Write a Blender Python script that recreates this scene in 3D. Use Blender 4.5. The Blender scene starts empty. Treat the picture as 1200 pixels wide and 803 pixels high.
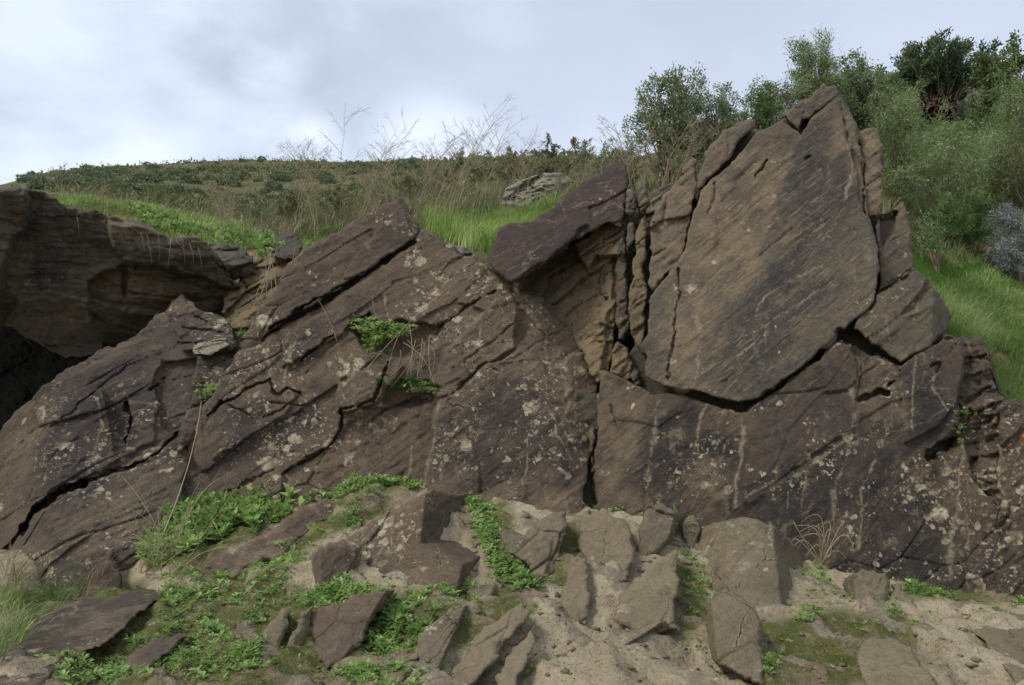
import bpy, math, random
import numpy as np
from mathutils import Vector

# ------------------------------------------------------------------ camera, world, sun
SC = bpy.context.scene
F, CX, CY, PITCH, CAMZ = 933.0, 600.0, 401.5, math.radians(8.0), 1.6
cam_d = bpy.data.cameras.new("camera"); cam = bpy.data.objects.new("camera", cam_d)
SC.collection.objects.link(cam); SC.camera = cam
cam.location = (0, 0, CAMZ); cam.rotation_euler = (math.radians(90) + PITCH, 0, 0)
cam_d.lens = F / 1200 * 36; cam_d.sensor_width = 36; cam_d.clip_start = 0.05; cam_d.clip_end = 5000

SUN_EL, SUN_AZ = math.radians(50), math.radians(242)     # behind and a little left of the camera, high, veiled by cloud
w = bpy.data.worlds.new("World"); SC.world = w; w.use_nodes = True
nt = w.node_tree; nt.nodes.clear()
N = nt.nodes.new; L = nt.links.new
out = N("ShaderNodeOutputWorld")
sky = N("ShaderNodeTexSky"); sky.sky_type = 'NISHITA'; sky.sun_disc = False
sky.sun_elevation = SUN_EL; sky.sun_rotation = SUN_AZ
bg1 = N("ShaderNodeBackground"); bg1.inputs[1].default_value = 0.05; L(sky.outputs[0], bg1.inputs[0])
tc = N("ShaderNodeTexCoord"); mp = N("ShaderNodeMapping"); mp.inputs['Scale'].default_value = (1, 1, 1.7)
L(tc.outputs['Generated'], mp.inputs[0])
n1 = N("ShaderNodeTexNoise"); n1.inputs['Scale'].default_value = 3.1; n1.inputs['Detail'].default_value = 8; n1.inputs['Roughness'].default_value = .5
n1.inputs['Distortion'].default_value = .25
mp.inputs['Location'].default_value = (1.35, 0.4, 0.75)
L(mp.outputs[0], n1.inputs[0])
r1 = N("ShaderNodeValToRGB"); e = r1.color_ramp.elements
e[0].position = .36; e[0].color = (.33, .355, .405, 1); e[1].position = .66; e[1].color = (.66, .70, .77, 1)
m_ = r1.color_ramp.elements.new(.5); m_.color = (.44, .468, .525, 1)
L(n1.outputs[0], r1.inputs[0])
sx = N("ShaderNodeSeparateXYZ"); L(tc.outputs['Generated'], sx.inputs[0])
hz = N("ShaderNodeMapRange"); hz.inputs[1].default_value = .12; hz.inputs[2].default_value = .62; hz.inputs[3].default_value = 1.10; hz.inputs[4].default_value = .83
L(sx.outputs[2], hz.inputs[0])
rt = N("ShaderNodeMapRange"); rt.inputs[1].default_value = -.45; rt.inputs[2].default_value = .1; rt.inputs[3].default_value = 0; rt.inputs[4].default_value = 1
L(sx.outputs[0], rt.inputs[0])
mxr = N("ShaderNodeMix"); mxr.data_type = 'RGBA'; mxr.inputs[7].default_value = (.58, .615, .70, 1)
sc_ = N("ShaderNodeMath"); sc_.operation = 'MULTIPLY'; sc_.inputs[1].default_value = .62; L(rt.outputs[0], sc_.inputs[0])
L(sc_.outputs[0], mxr.inputs[0]); L(r1.outputs[0], mxr.inputs[6])
# brighter breaks in the cloud, low on the left
def glow(dirv, sharp, prev, col):
    vd = N("ShaderNodeVectorMath"); vd.operation = 'DOT_PRODUCT'; vd.inputs[1].default_value = Vector(dirv).normalized()
    nn = N("ShaderNodeVectorMath"); nn.operation = 'NORMALIZE'; L(tc.outputs['Generated'], nn.inputs[0]); L(nn.outputs[0], vd.inputs[0])
    mr = N("ShaderNodeMapRange"); mr.inputs[1].default_value = math.cos(math.radians(sharp)); mr.inputs[2].default_value = 1.0; mr.interpolation_type = 'SMOOTHSTEP'
    L(vd.outputs['Value'], mr.inputs[0])
    n2 = N("ShaderNodeTexNoise"); n2.inputs['Scale'].default_value = 5; n2.inputs['Detail'].default_value = 5; L(mp.outputs[0], n2.inputs[0])
    mr2 = N("ShaderNodeMapRange"); mr2.inputs[1].default_value = .42; mr2.inputs[2].default_value = .62; L(n2.outputs[0], mr2.inputs[0])
    mm = N("ShaderNodeMath"); mm.operation = 'MULTIPLY'; L(mr.outputs[0], mm.inputs[0]); L(mr2.outputs[0], mm.inputs[1])
    mx = N("ShaderNodeMix"); mx.data_type = 'RGBA'; mx.inputs[7].default_value = col
    L(mm.outputs[0], mx.inputs[0]); L(prev, mx.inputs[6]); return mx.outputs[2]
c_ = glow((-.29, 1, .39), 4.5, mxr.outputs[2], (.74, .78, .86, 1))
c_ = glow((-.38, 1, .56), 6.5, c_, (.76, .80, .88, 1))
c_ = glow((-.10, 1, .38), 6, c_, (.70, .74, .83, 1))
bg2 = N("ShaderNodeBackground"); L(c_, bg2.inputs[0]); L(hz.outputs[0], bg2.inputs[1])
ad = N("ShaderNodeAddShader"); L(bg1.outputs[0], ad.inputs[0]); L(bg2.outputs[0], ad.inputs[1]); L(ad.outputs[0], out.inputs[0])

sd = bpy.data.lights.new("sun", 'SUN'); so = bpy.data.objects.new("sun", sd); SC.collection.objects.link(so)
sd.energy = 2.1; sd.angle = math.radians(16); sd.color = (1, .96, .9)
# direction the light comes from
sv = Vector((math.sin(math.radians(-62)) * math.cos(SUN_EL), -math.cos(math.radians(-62)) * math.cos(SUN_EL), math.sin(SUN_EL)))
so.rotation_euler = sv.to_track_quat('Z', 'Y').to_euler()
SC.view_settings.view_transform = 'Standard'; SC.view_settings.look = 'None'
SC.view_settings.exposure = 0.28; SC.view_settings.gamma = 1
SC.render.engine = 'CYCLES'; SC.cycles.max_bounces = 5; SC.cycles.use_denoising = True

# ------------------------------------------------------------------ numpy helpers
rng = np.random.default_rng(7); random.seed(7)
cp, sp = math.cos(PITCH), math.sin(PITCH)
def P(px, py, d):
    """world point at world depth d (metres along +Y) seen at photo pixel px, py"""
    px = np.asarray(px, float); py = np.asarray(py, float); d = np.asarray(d, float)
    rx = (px - CX) / F; ru = -(py - CY) / F
    ry = cp - sp * ru; rz = sp + cp * ru
    return np.stack(np.broadcast_arrays(rx / ry * d, d, CAMZ + rz / ry * d), -1)
def proj(p):
    x, y, z = p[..., 0], p[..., 1], p[..., 2] - CAMZ
    f = y * cp + z * sp; u = -y * sp + z * cp
    return CX + F * x / f, CY - F * u / f
def hsh(i, j, k, s=0):
    h = (i.astype(np.int64) * 374761393 + j.astype(np.int64) * 668265263 + k.astype(np.int64) * 2147483647 + s * 974634777) & 0xffffffff
    h = ((h ^ (h >> 13)) * 1274126177) & 0xffffffff
    h = ((h ^ (h >> 16)) * 2246822519) & 0xffffffff
    return ((h ^ (h >> 15)) & 0xffffff) / float(0xffffff)
def vn(p, s=0):
    i = np.floor(p).astype(np.int64); f = p - i; f = f * f * (3 - 2 * f); r = 0
    for a in (0, 1):
        wa = f[..., 0] if a else 1 - f[..., 0]
        for b in (0, 1):
            wb = f[..., 1] if b else 1 - f[..., 1]
            for c in (0, 1):
                wc = f[..., 2] if c else 1 - f[..., 2]
                r = r + wa * wb * wc * hsh(i[..., 0] + a, i[..., 1] + b, i[..., 2] + c, s)
    return r * 2 - 1
def fbm(p, o=4, g=.5, s=0):
    r = 0; a = 1; q = p
    for k in range(o):
        r = r + a * vn(q, s + k); a *= g; q = q * 2.03 + 17.3
    return r
def cells(u, v, s=0):
    """2-D voronoi: random value of the nearest cell and distance to the border"""
    iu = np.floor(u).astype(np.int64); iv = np.floor(v).astype(np.int64)
    d1 = np.full(u.shape, 9.); d2 = np.full(u.shape, 9.); val = np.zeros(u.shape)
    gx = np.zeros(u.shape); gy = np.zeros(u.shape)
    z = np.zeros_like(iu)
    for a in (-1, 0, 1):
        for b in (-1, 0, 1):
            ca, cb = iu + a, iv + b
            x = ca + hsh(ca, cb, z, s); y = cb + hsh(ca, cb, z, s + 1)
            d = np.hypot(u - x, v - y); n = d < d1
            d2 = np.where(n, d1, np.minimum(d2, d)); val = np.where(n, hsh(ca, cb, z, s + 2), val)
            gx = np.where(n, (hsh(ca, cb, z, s + 3) - .5) * (u - x), gx); gy = np.where(n, (hsh(ca, cb, z, s + 4) - .5) * (v - y), gy)
            d1 = np.where(n, d, d1)
    return val, d2 - d1, gx + gy
def seg_dist(x, y, pts, closed=False):
    pts = [(a[0], a[1]) for a in pts]
    if closed: pts = pts + [pts[0]]
    best = np.full(x.shape, 1e9); bx = np.zeros(x.shape); by = np.zeros(x.shape)
    for (x0, y0), (x1, y1) in zip(pts[:-1], pts[1:]):
        dx, dy = x1 - x0, y1 - y0; l = dx * dx + dy * dy + 1e-9
        t = np.clip(((x - x0) * dx + (y - y0) * dy) / l, 0, 1)
        qx = x0 + t * dx; qy = y0 + t * dy; d = (x - qx) ** 2 + (y - qy) ** 2
        n = d < best; best = np.where(n, d, best); bx = np.where(n, qx, bx); by = np.where(n, qy, by)
    return np.sqrt(best), bx, by
def inside(x, y, pts):
    r = np.zeros(x.shape, bool); n = len(pts)
    for i in range(n):
        x0, y0 = pts[i][:2]; x1, y1 = pts[(i + 1) % n][:2]
        if y0 == y1: continue
        c = ((y0 > y) != (y1 > y)) & (x < (x1 - x0) * (y - y0) / (y1 - y0) + x0)
        r ^= c
    return r
def sstep(a, b, x):
    t = np.clip((x - a) / (b - a), 0, 1); return t * t * (3 - 2 * t)

def mesh_obj(name, V, faces, mat, parent=None, loc=None, attrs=None, smooth=True, mesh=None):
    """faces: list of arrays (n,k) of vertex indices"""
    me = bpy.data.meshes.new(name)
    V = np.asarray(V, np.float32)
    if loc is None: loc = (0, 0, 0)
    loc = np.asarray(loc, np.float32); V = V - loc
    me.vertices.add(len(V)); me.vertices.foreach_set('co', V.ravel())
    ls = []; starts = []; tot = 0
    for f in faces:
        f = np.asarray(f, np.int32)
        if len(f) == 0: continue
        k = f.shape[1]; ls.append(f.ravel()); starts.append(tot + np.arange(len(f)) * k); tot += f.size
    ls = np.concatenate(ls); starts = np.concatenate(starts).astype(np.int32)
    me.loops.add(len(ls)); me.loops.foreach_set('vertex_index', ls)
    me.polygons.add(len(starts)); me.polygons.foreach_set('loop_start', starts)
    me.update(calc_edges=True); me.validate()
    if smooth: me.polygons.foreach_set('use_smooth', np.ones(len(me.polygons), bool))
    if attrs:
        for k, a in attrs.items():
            at = me.attributes.new(k, 'FLOAT', 'POINT'); at.data.foreach_set('value', np.asarray(a, np.float32))
    if mat: me.materials.append(mat)
    o = bpy.data.objects.new(name, me); SC.collection.objects.link(o); o.location = [float(v) for v in loc]
    if parent is not None:
        o.parent = parent; o.location = [float(v) for v in (loc - np.asarray(parent.location, np.float32))]
    return o
def tag(o, label=None, cat=None, group=None, kind=None):
    if label: o['label'] = label
    if cat: o['category'] = cat
    if group: o['group'] = group
    if kind: o['kind'] = kind
    return o
def empty(name, loc):
    o = bpy.data.objects.new(name, None); SC.collection.objects.link(o); o.location = [float(v) for v in loc]; o.empty_display_size = .1
    return o

# ------------------------------------------------------------------ materials
def new_mat(name):
    m = bpy.data.materials.new(name); m.use_nodes = True; t = m.node_tree; t.nodes.clear(); return m, t
class G:
    def __init__(s, t): s.t = t
    def n(s, ty, **k):
        x = s.t.nodes.new(ty)
        for a, b in k.items(): setattr(x, a, b)
        return x
    def l(s, a, b): s.t.links.new(a, b)
    def val(s, sock, v):
        if hasattr(v, 'is_linked') or hasattr(v, 'links'): s.l(v, sock)
        else: sock.default_value = v
    def math(s, op, a, b=0., clamp=False):
        x = s.n('ShaderNodeMath', operation=op); x.use_clamp = clamp; s.val(x.inputs[0], a); s.val(x.inputs[1], b); return x.outputs[0]
    def mix(s, f, a, b, mode='MIX'):
        x = s.n('ShaderNodeMix', data_type='RGBA'); x.blend_type = mode; s.val(x.inputs[0], f); s.val(x.inputs[6], a); s.val(x.inputs[7], b); return x.outputs[2]
    def rng(s, v, a, b, c=0., d=1., smooth=True):
        x = s.n('ShaderNodeMapRange'); x.interpolation_type = 'SMOOTHSTEP' if smooth else 'LINEAR'
        s.val(x.inputs[0], v); x.inputs[1].default_value = a; x.inputs[2].default_value = b; x.inputs[3].default_value = c; x.inputs[4].default_value = d
        return x.outputs[0]
    def noise(s, vec, scale, detail=4, rough=.55, dist=0.):
        x = s.n('ShaderNodeTexNoise'); s.val(x.inputs['Vector'], vec); x.inputs['Scale'].default_value = scale
        x.inputs['Detail'].default_value = detail; x.inputs['Roughness'].default_value = rough; x.inputs['Distortion'].default_value = dist
        return x.outputs[0]
    def vor(s, vec, scale, feat='F1'):
        x = s.n('ShaderNodeTexVoronoi', feature=feat); s.val(x.inputs['Vector'], vec); x.inputs['Scale'].default_value = scale; return x.outputs[0]
    def attr(s, name): return s.n('ShaderNodeAttribute', attribute_name=name).outputs['Fac']
    def mapping(s, vec, rot=(0, 0, 0), scale=(1, 1, 1), loc=(0, 0, 0)):
        x = s.n('ShaderNodeMapping'); s.val(x.inputs[0], vec); x.inputs['Rotation'].default_value = rot; x.inputs['Scale'].default_value = scale; x.inputs['Location'].default_value = loc
        return x.outputs[0]
def C(r, g, b):
    f = lambda c: (c / 255 / 12.92) if c / 255 <= .04045 else ((c / 255 + .055) / 1.055) ** 2.4
    return (f(r), f(g), f(b), 1)

def rock_material(name, a, b, dark, tan, lich, strike=38, lich_amt=.5, stri=1.0, seed=0, joints=1.):
    """a/b: two tones of the schist, dark: iron varnish, tan: fresh dusty breaks, lich: crustose lichen"""
    a, b, dark = [(c[0] * 1.50, c[1] * 1.52, c[2] * 1.26, 1) for c in (a, b)] + [(dark[0] * 1.2, dark[1] * 1.25, dark[2] * 1.1, 1)]; tan = (tan[0] * .92, tan[1] * .92, tan[2] * .90, 1)
    m, t = new_mat(name); g = G(t)
    pos = g.n('ShaderNodeNewGeometry').outputs['Position']
    pos = g.mapping(pos, loc=(seed * 3.1, seed * 1.7, seed * .9))
    fol = g.mapping(g.mapping(pos, rot=(0, math.radians(strike), 0)), scale=(1.0, 2.0, 11.0))     # foliation frame
    big = g.noise(pos, 1.6, 5, .6, .4)
    med = g.noise(pos, 6.5, 6, .65)
    fine = g.noise(pos, 45, 5, .7)
    st = g.noise(fol, 5.0, 9, .72, .3)
    st2 = g.noise(fol, 30., 7, .75, .1)
    mot = g.noise(pos, 17, 9, .78, .2)
    col = g.mix(g.rng(big, .36, .64), a, b)
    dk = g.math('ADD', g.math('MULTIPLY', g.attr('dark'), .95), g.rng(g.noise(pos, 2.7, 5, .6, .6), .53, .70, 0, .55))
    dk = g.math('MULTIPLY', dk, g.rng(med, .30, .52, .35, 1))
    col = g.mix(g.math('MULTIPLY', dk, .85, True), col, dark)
    # streaks along the foliation
    f1 = g.rng(st, .53, .64, 0, .42 * stri); col = g.mix(f1, col, tan)
    f2 = g.rng(st2, .55, .70, 0, .38 * stri); col = g.mix(f2, col, tan)
    col = g.mix(g.rng(mot, .53, .66, 0, .45), col, tan); col = g.mix(g.rng(mot, .47, .36, 0, .55), col, (dark[0] * .8, dark[1] * .8, dark[2] * .8, 1))
    f3 = g.rng(st2, .45, .34, 0, .45); col = g.mix(f3, col, (dark[0] * .7, dark[1] * .7, dark[2] * .7, 1))
    grain = g.noise(pos, 150, 3, .7); col = g.mix(g.rng(grain, .50, .72, 0, .35), col, tan); col = g.mix(g.rng(grain, .48, .30, 0, .45), col, (dark[0] * .6, dark[1] * .6, dark[2] * .6, 1))
    # joint lines: dark hairline with a dusty pale lip
    wj = g.n('ShaderNodeTexNoise'); wj.inputs['Scale'].default_value = 3.5; wj.inputs['Detail'].default_value = 6; wj.inputs['Roughness'].default_value = .65; g.l(pos, wj.inputs['Vector'])
    ws = g.n('ShaderNodeVectorMath', operation='SCALE'); g.l(wj.outputs['Color'], ws.inputs[0]); ws.inputs[3].default_value = .22
    wa = g.n('ShaderNodeVectorMath', operation='ADD'); g.l(g.mapping(g.mapping(pos, rot=(0, math.radians(strike + 6), 0)), scale=(1.0, .6, 2.6)), wa.inputs[0]); g.l(ws.outputs[0], wa.inputs[1])
    jn = g.n('ShaderNodeTexVoronoi', feature='DISTANCE_TO_EDGE'); g.l(wa.outputs[0], jn.inputs['Vector']); jn.inputs['Scale'].default_value = 2.3; je = jn.outputs['Distance']
    jm = g.rng(g.noise(pos, 2.3, 4, .6), .44, .56)
    jl = g.math('MULTIPLY', g.rng(je, .012, .004), jm); jh = g.math('MULTIPLY', g.math('MULTIPLY', g.rng(je, .035, .010), jm), g.rng(mot, .40, .55))
    col = g.mix(g.math('MULTIPLY', jh, .75 * joints), col, g.mix(.4, tan, lich)); jl = g.math('MULTIPLY', jl, joints); col = g.mix(g.math('MULTIPLY', jl, .9), col, (.012, .011, .010, 1))
    # dusty fresh breaks
    tn = g.math('MULTIPLY', g.attr('tan'), g.rng(g.math('ADD', med, g.math('MULTIPLY', st, .9)), .80, 1.10, .18, 1))
    col = g.mix(g.math('MINIMUM', tn, .9), col, tan)
    # pale vertical drips
    dr = g.mapping(g.mapping(pos, rot=(0, math.radians(6), 0)), scale=(1, 1, .11))
    drn = g.noise(dr, 9, 5, .6, .3)
    drm = g.math('MULTIPLY', g.math('MULTIPLY', g.rng(drn, .60, .68), g.rng(mot, .40, .56)), g.rng(g.noise(pos, 1.9, 3), .44, .60))
    vn_ = g.math('MULTIPLY', g.attr('vein'), g.rng(g.noise(pos, 30, 7, .75), .38, .52, .1, 1))
    vv = g.math('MAXIMUM', g.math('MULTIPLY', drm, .45), vn_)
    col = g.mix(g.math('MULTIPLY', vv, .72, True), col, g.mix(.45, tan, lich))
    # lichen: blotches of several sizes
    wv = g.n('ShaderNodeVectorMath', operation='ADD'); g.l(pos, wv.inputs[0])
    nz = g.n('ShaderNodeTexNoise'); nz.inputs['Scale'].default_value = 22; nz.inputs['Detail'].default_value = 5; g.l(pos, nz.inputs['Vector'])
    sc2 = g.n('ShaderNodeVectorMath', operation='SCALE'); g.l(nz.outputs['Color'], sc2.inputs[0]); sc2.inputs[3].default_value = .07
    g.l(sc2.outputs[0], wv.inputs[1]); wp = wv.outputs[0]
    la = g.attr('lich')
    dens = g.math('ADD', g.rng(g.noise(pos, 2.4, 6, .68), .50, .64, 0, lich_amt), g.math('MULTIPLY', la, .9))
    def spots(scale, r):
        vo = g.n('ShaderNodeTexVoronoi', feature='F1'); g.l(wp, vo.inputs['Vector']); vo.inputs['Scale'].default_value = scale
        sep = g.n('ShaderNodeSeparateColor'); g.l(vo.outputs['Color'], sep.inputs[0])
        keep = g.rng(g.math('SUBTRACT', dens, sep.outputs[0]), -.03, .05)
        rad = g.math('MULTIPLY', sep.outputs[1], r)
        return g.math('MULTIPLY', keep, g.rng(g.math('SUBTRACT', vo.outputs['Distance'], rad), .07, -.03))
    l1 = g.math('MAXIMUM', spots(7.5, .42), spots(17, .45)); l1 = g.math('MAXIMUM', l1, g.math('MULTIPLY', spots(44, .5), .8))
    l1 = g.math('MULTIPLY', l1, g.rng(fine, .33, .52, .3, 1))
    l1 = g.math('MULTIPLY', l1, .9)
    lc = g.mix(g.rng(g.noise(pos, 12, 3), .35, .65), lich, tan)
    col = g.mix(l1, col, lc)
    # orange lichen where marked
    og = g.math('MULTIPLY', g.attr('orange'), g.rng(g.noise(wp, 17, 6, .75), .56, .62))
    col = g.mix(g.math('MULTIPLY', og, .85), col, C(158, 92, 38))
    ms = g.math('MULTIPLY', g.attr('moss'), g.rng(g.noise(pos, 20, 5, .7), .36, .58)); col = g.mix(ms, col, C(72, 78, 34))
    ds = g.math('MULTIPLY', g.attr('soil'), g.rng(g.noise(pos, 14, 6, .7), .30, .60)); col = g.mix(ds, col, C(150, 134, 108))
    col = g.mix(g.rng(fine, .25, .75, .35, 0), col, (.02, .018, .016, 1))
    bs = g.n('ShaderNodeBsdfPrincipled'); g.l(col, bs.inputs['Base Color']); bs.inputs['Roughness'].default_value = .78
    bs.inputs['Specular IOR Level'].default_value = .3
    h = g.math('ADD', g.math('MULTIPLY', st, .55), g.math('MULTIPLY', st2, .45)); h = g.math('SUBTRACT', h, g.math('MULTIPLY', jl, .6)); h = g.math('ADD', h, g.math('MULTIPLY', grain, .25)); h = g.math('ADD', h, g.math('MULTIPLY', med, .7)); h = g.math('ADD', h, g.math('MULTIPLY', fine, .45))
    h = g.math('ADD', h, g.math('MULTIPLY', mot, .7))
    bp = g.n('ShaderNodeBump'); bp.inputs['Strength'].default_value = .9; bp.inputs['Distance'].default_value = .03; g.l(h, bp.inputs['Height'])
    g.l(bp.outputs[0], bs.inputs['Normal'])
    o = g.n('ShaderNodeOutputMaterial'); g.l(bs.outputs[0], o.inputs[0]); return m

PURPLE, DARKV, TANC, LICH = C(100, 82, 78), C(54, 47, 49), C(154, 134, 106), C(214, 202, 168)
M_center = rock_material('schist_purple_brown', C(102, 86, 75), C(84, 70, 64), DARKV, TANC, LICH, 36, .92, .5, 0)
M_right = rock_material('schist_grey_brown', C(101, 91, 82), C(84, 78, 74), C(56, 53, 57), C(160, 138, 110), LICH, 40, .16, 2.3, 1, .22)
M_lower = rock_material('schist_dark_drips', C(88, 74, 65), C(70, 60, 58), C(38, 35, 39), C(142, 124, 98), LICH, 40, .75, .45, 2, .7)
M_left = rock_material('schist_left_dark', C(90, 77, 70), C(74, 64, 62), DARKV, C(138, 120, 96), LICH, 32, .75, .6, 3)
M_bould = rock_material('schist_overhang', C(90, 84, 75), C(72, 68, 62), C(42, 40, 40), C(140, 122, 96), C(140, 136, 126), 4, .15, .9, 4)
M_wedge = rock_material('schist_maroon', C(68, 53, 47), C(56, 44, 42), C(42, 35, 38), C(146, 122, 100), LICH, 34, .32, .35, 5)
M_tan = rock_material('schist_fresh_tan', C(130, 112, 88), C(106, 92, 76), C(66, 58, 54), C(148, 128, 100), C(170, 158, 130), 36, .1, .8, 6)
M_fore = rock_material('schist_foreground', C(118, 106, 90), C(100, 90, 78), C(70, 63, 60), C(158, 142, 114), LICH, 34, .6, .4, 7)
M_foret = rock_material('schist_dusty', C(136, 124, 102), C(118, 106, 88), C(88, 78, 70), C(166, 152, 124), LICH, 20, .4, .6, 8)
M_cave = rock_material('cave_shade_rock', C(40, 37, 34), C(30, 28, 26), C(18, 17, 17), C(50, 45, 38), C(60, 56, 50), 10, .05, .5, 11)  # near-black tones: the cave's deep shade painted into the rock colour
M_pale = rock_material('pale_weathered_rock', C(150, 144, 130), C(120, 114, 104), C(80, 76, 72), C(170, 160, 140), C(190, 186, 172), 10, .5, .6, 9)
M_redrock = rock_material('red_rock', C(92, 58, 47), C(76, 50, 42), C(50, 38, 34), C(120, 90, 70), C(150, 120, 96), 80, .1, .8, 10)

def soil_material():
    m, t = new_mat('clay_soil'); g = G(t)
    pos = g.n('ShaderNodeNewGeometry').outputs['Position']
    big = g.noise(pos, 1.7, 5, .6, .3); med = g.noise(pos, 8, 6, .65, .2); fine = g.noise(pos, 60, 5, .7)
    col = g.mix(g.rng(big, .35, .65), C(190, 176, 146), C(162, 149, 121))
    col = g.mix(g.rng(med, .50, .70, 0, .6), col, C(130, 117, 94))
    col = g.mix(g.rng(med, .44, .30, 0, .5), col, C(200, 187, 158))
    # small stone chips
    vo = g.n('ShaderNodeTexVoronoi'); g.l(pos, vo.inputs['Vector']); vo.inputs['Scale'].default_value = 38
    sep = g.n('ShaderNodeSeparateColor'); g.l(vo.outputs['Color'], sep.inputs[0])
    chips = g.math('MULTIPLY', g.rng(sep.outputs[0], .72, .76), g.rng(vo.outputs['Distance'], .36, .26))
    chips = g.math('MULTIPLY', chips, g.rng(big, .42, .56))
    col = g.mix(g.math('MULTIPLY', chips, .3), col, C(124, 112, 100))
    col = g.mix(g.rng(fine, .3, .7, .30, 0), col, C(90, 78, 62))
    ms = g.math('MULTIPLY', g.attr('moss'), g.rng(g.noise(pos, 13, 6, .7), .30, .52, .35, 1))
    mc = g.mix(g.rng(g.noise(pos, 5, 4), .4, .62), C(92, 92, 46), C(70, 84, 32))
    col = g.mix(g.math('MULTIPLY', ms, .92), col, mc)
    rk = g.rng(g.math('ADD', g.attr('rocky'), g.math('MULTIPLY', g.math('SUBTRACT', g.noise(pos, 9, 6, .7), .5), 1.3)), .62, .84)
    rcol = g.mix(g.rng(g.noise(pos, 22, 8, .75), .40, .60), C(112, 102, 90), C(152, 140, 118)); rcol = g.mix(g.rng(g.noise(pos, 4, 4, .6), .45, .6), rcol, C(128, 112, 94))
    col = g.mix(g.math('MULTIPLY', rk, .9), col, rcol)
    vo2 = g.n('ShaderNodeTexVoronoi'); g.l(pos, vo2.inputs['Vector']); vo2.inputs['Scale'].default_value = 95
    sp2 = g.n('ShaderNodeSeparateColor'); g.l(vo2.outputs['Color'], sp2.inputs[0]); grit = g.math('MULTIPLY', g.rng(sp2.outputs[0], .6, .64), g.rng(vo2.outputs['Distance'], .42, .3))
    col = g.mix(g.math('MULTIPLY', grit, .55), col, g.mix(sp2.outputs[1], C(84, 74, 64), C(190, 178, 156)))
    bs = g.n('ShaderNodeBsdfPrincipled'); g.l(col, bs.inputs['Base Color']); bs.inputs['Roughness'].default_value = .95; bs.inputs['Specular IOR Level'].default_value = .1
    h = g.math('ADD', g.math('MULTIPLY', med, 1.), g.math('MULTIPLY', fine, .5)); h = g.math('ADD', h, g.math('MULTIPLY', chips, .35))
    h = g.math('ADD', h, g.math('MULTIPLY', g.noise(pos, 24, 7, .75), .9)); h = g.math('ADD', h, g.math('MULTIPLY', grit, .25))
    bp = g.n('ShaderNodeBump'); bp.inputs['Strength'].default_value = .9; bp.inputs['Distance'].default_value = .03; g.l(h, bp.inputs['Height']); g.l(bp.outputs[0], bs.inputs['Normal'])
    o = g.n('ShaderNodeOutputMaterial'); g.l(bs.outputs[0], o.inputs[0]); return m
M_soil = soil_material()
def hill_material():
    m, t = new_mat('hill_scrub_ground'); g = G(t)
    pos = g.n('ShaderNodeNewGeometry').outputs['Position']
    big = g.noise(pos, .12, 6, .65, .3); med = g.noise(pos, .7, 7, .7, .2); fine = g.noise(pos, 9, 5, .7)
    col = g.mix(g.rng(big, .35, .65), C(124, 114, 86), C(98, 98, 70))
    col = g.mix(g.rng(med, .48, .66, 0, .8), col, C(94, 98, 64))
    col = g.mix(g.rng(med, .42, .30, 0, .7), col, C(160, 140, 114))
    col = g.mix(g.rng(fine, .35, .65, .45, 0), col, C(60, 60, 40))
    col = g.mix(g.attr('green'), col, C(66, 92, 34))
    col = g.mix(g.attr('soil'), col, g.mix(g.rng(fine, .3, .7), C(150, 128, 98), C(112, 92, 70)))
    bs = g.n('ShaderNodeBsdfPrincipled'); g.l(col, bs.inputs['Base Color']); bs.inputs['Roughness'].default_value = 1; bs.inputs['Specular IOR Level'].default_value = .05
    bp = g.n('ShaderNodeBump'); bp.inputs['Strength'].default_value = .8; bp.inputs['Distance'].default_value = .15; g.l(g.math('ADD', med, fine), bp.inputs['Height']); g.l(bp.outputs[0], bs.inputs['Normal'])
    o = g.n('ShaderNodeOutputMaterial'); g.l(bs.outputs[0], o.inputs[0]); return m
M_hill = hill_material()
def leaf_material(name, c0, c1, c2=None, trans=.3):
    m, t = new_mat(name); g = G(t); r = g.attr('rnd')
    cr = g.n('ShaderNodeValToRGB'); g.l(r, cr.inputs[0]); e = cr.color_ramp.elements
    e[0].color = c0; e[1].color = c2 or c1; k = cr.color_ramp.elements.new(.6); k.color = c1
    bs = g.n('ShaderNodeBsdfPrincipled'); g.l(cr.outputs[0], bs.inputs['Base Color']); bs.inputs['Roughness'].default_value = .6; bs.inputs['Specular IOR Level'].default_value = .25
    tr = g.n('ShaderNodeBsdfTranslucent'); g.l(cr.outputs[0], tr.inputs[0])
    mx = g.n('ShaderNodeMixShader'); mx.inputs[0].default_value = trans; g.l(bs.outputs[0], mx.inputs[1]); g.l(tr.outputs[0], mx.inputs[2])
    o = g.n('ShaderNodeOutputMaterial'); g.l(mx.outputs[0], o.inputs[0]); return m
L_herb = leaf_material('herb_leaf', C(108, 136, 72), C(150, 178, 104), C(186, 204, 136), .5)
L_grass = leaf_material('fresh_grass', C(104, 132, 62), C(150, 176, 88), C(192, 200, 138), .4)
L_slope = leaf_material('slope_grass', C(96, 126, 60), C(126, 158, 80), C(172, 186, 122), .4)
L_olive = leaf_material('olive_scrub_leaf', C(74, 84, 50), C(108, 114, 74), C(148, 144, 104))
L_dry = leaf_material('dry_stem', C(120, 106, 82), C(158, 144, 112), C(186, 174, 142), .15)
L_far = leaf_material('far_shrub_leaf', C(88, 102, 72), C(112, 124, 92), C(140, 148, 116))
L_arb = leaf_material('arbutus_leaf', C(84, 104, 66), C(120, 136, 94), C(172, 176, 144))
L_dark = leaf_material('dark_evergreen_leaf', C(62, 82, 56), C(88, 108, 74), C(120, 134, 98))
L_mid = leaf_material('green_shrub_leaf', C(76, 104, 58), C(104, 132, 74), C(138, 158, 98))
L_willow = leaf_material('feathery_leaf', C(92, 112, 66), C(126, 144, 92), C(172, 182, 134))
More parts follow.
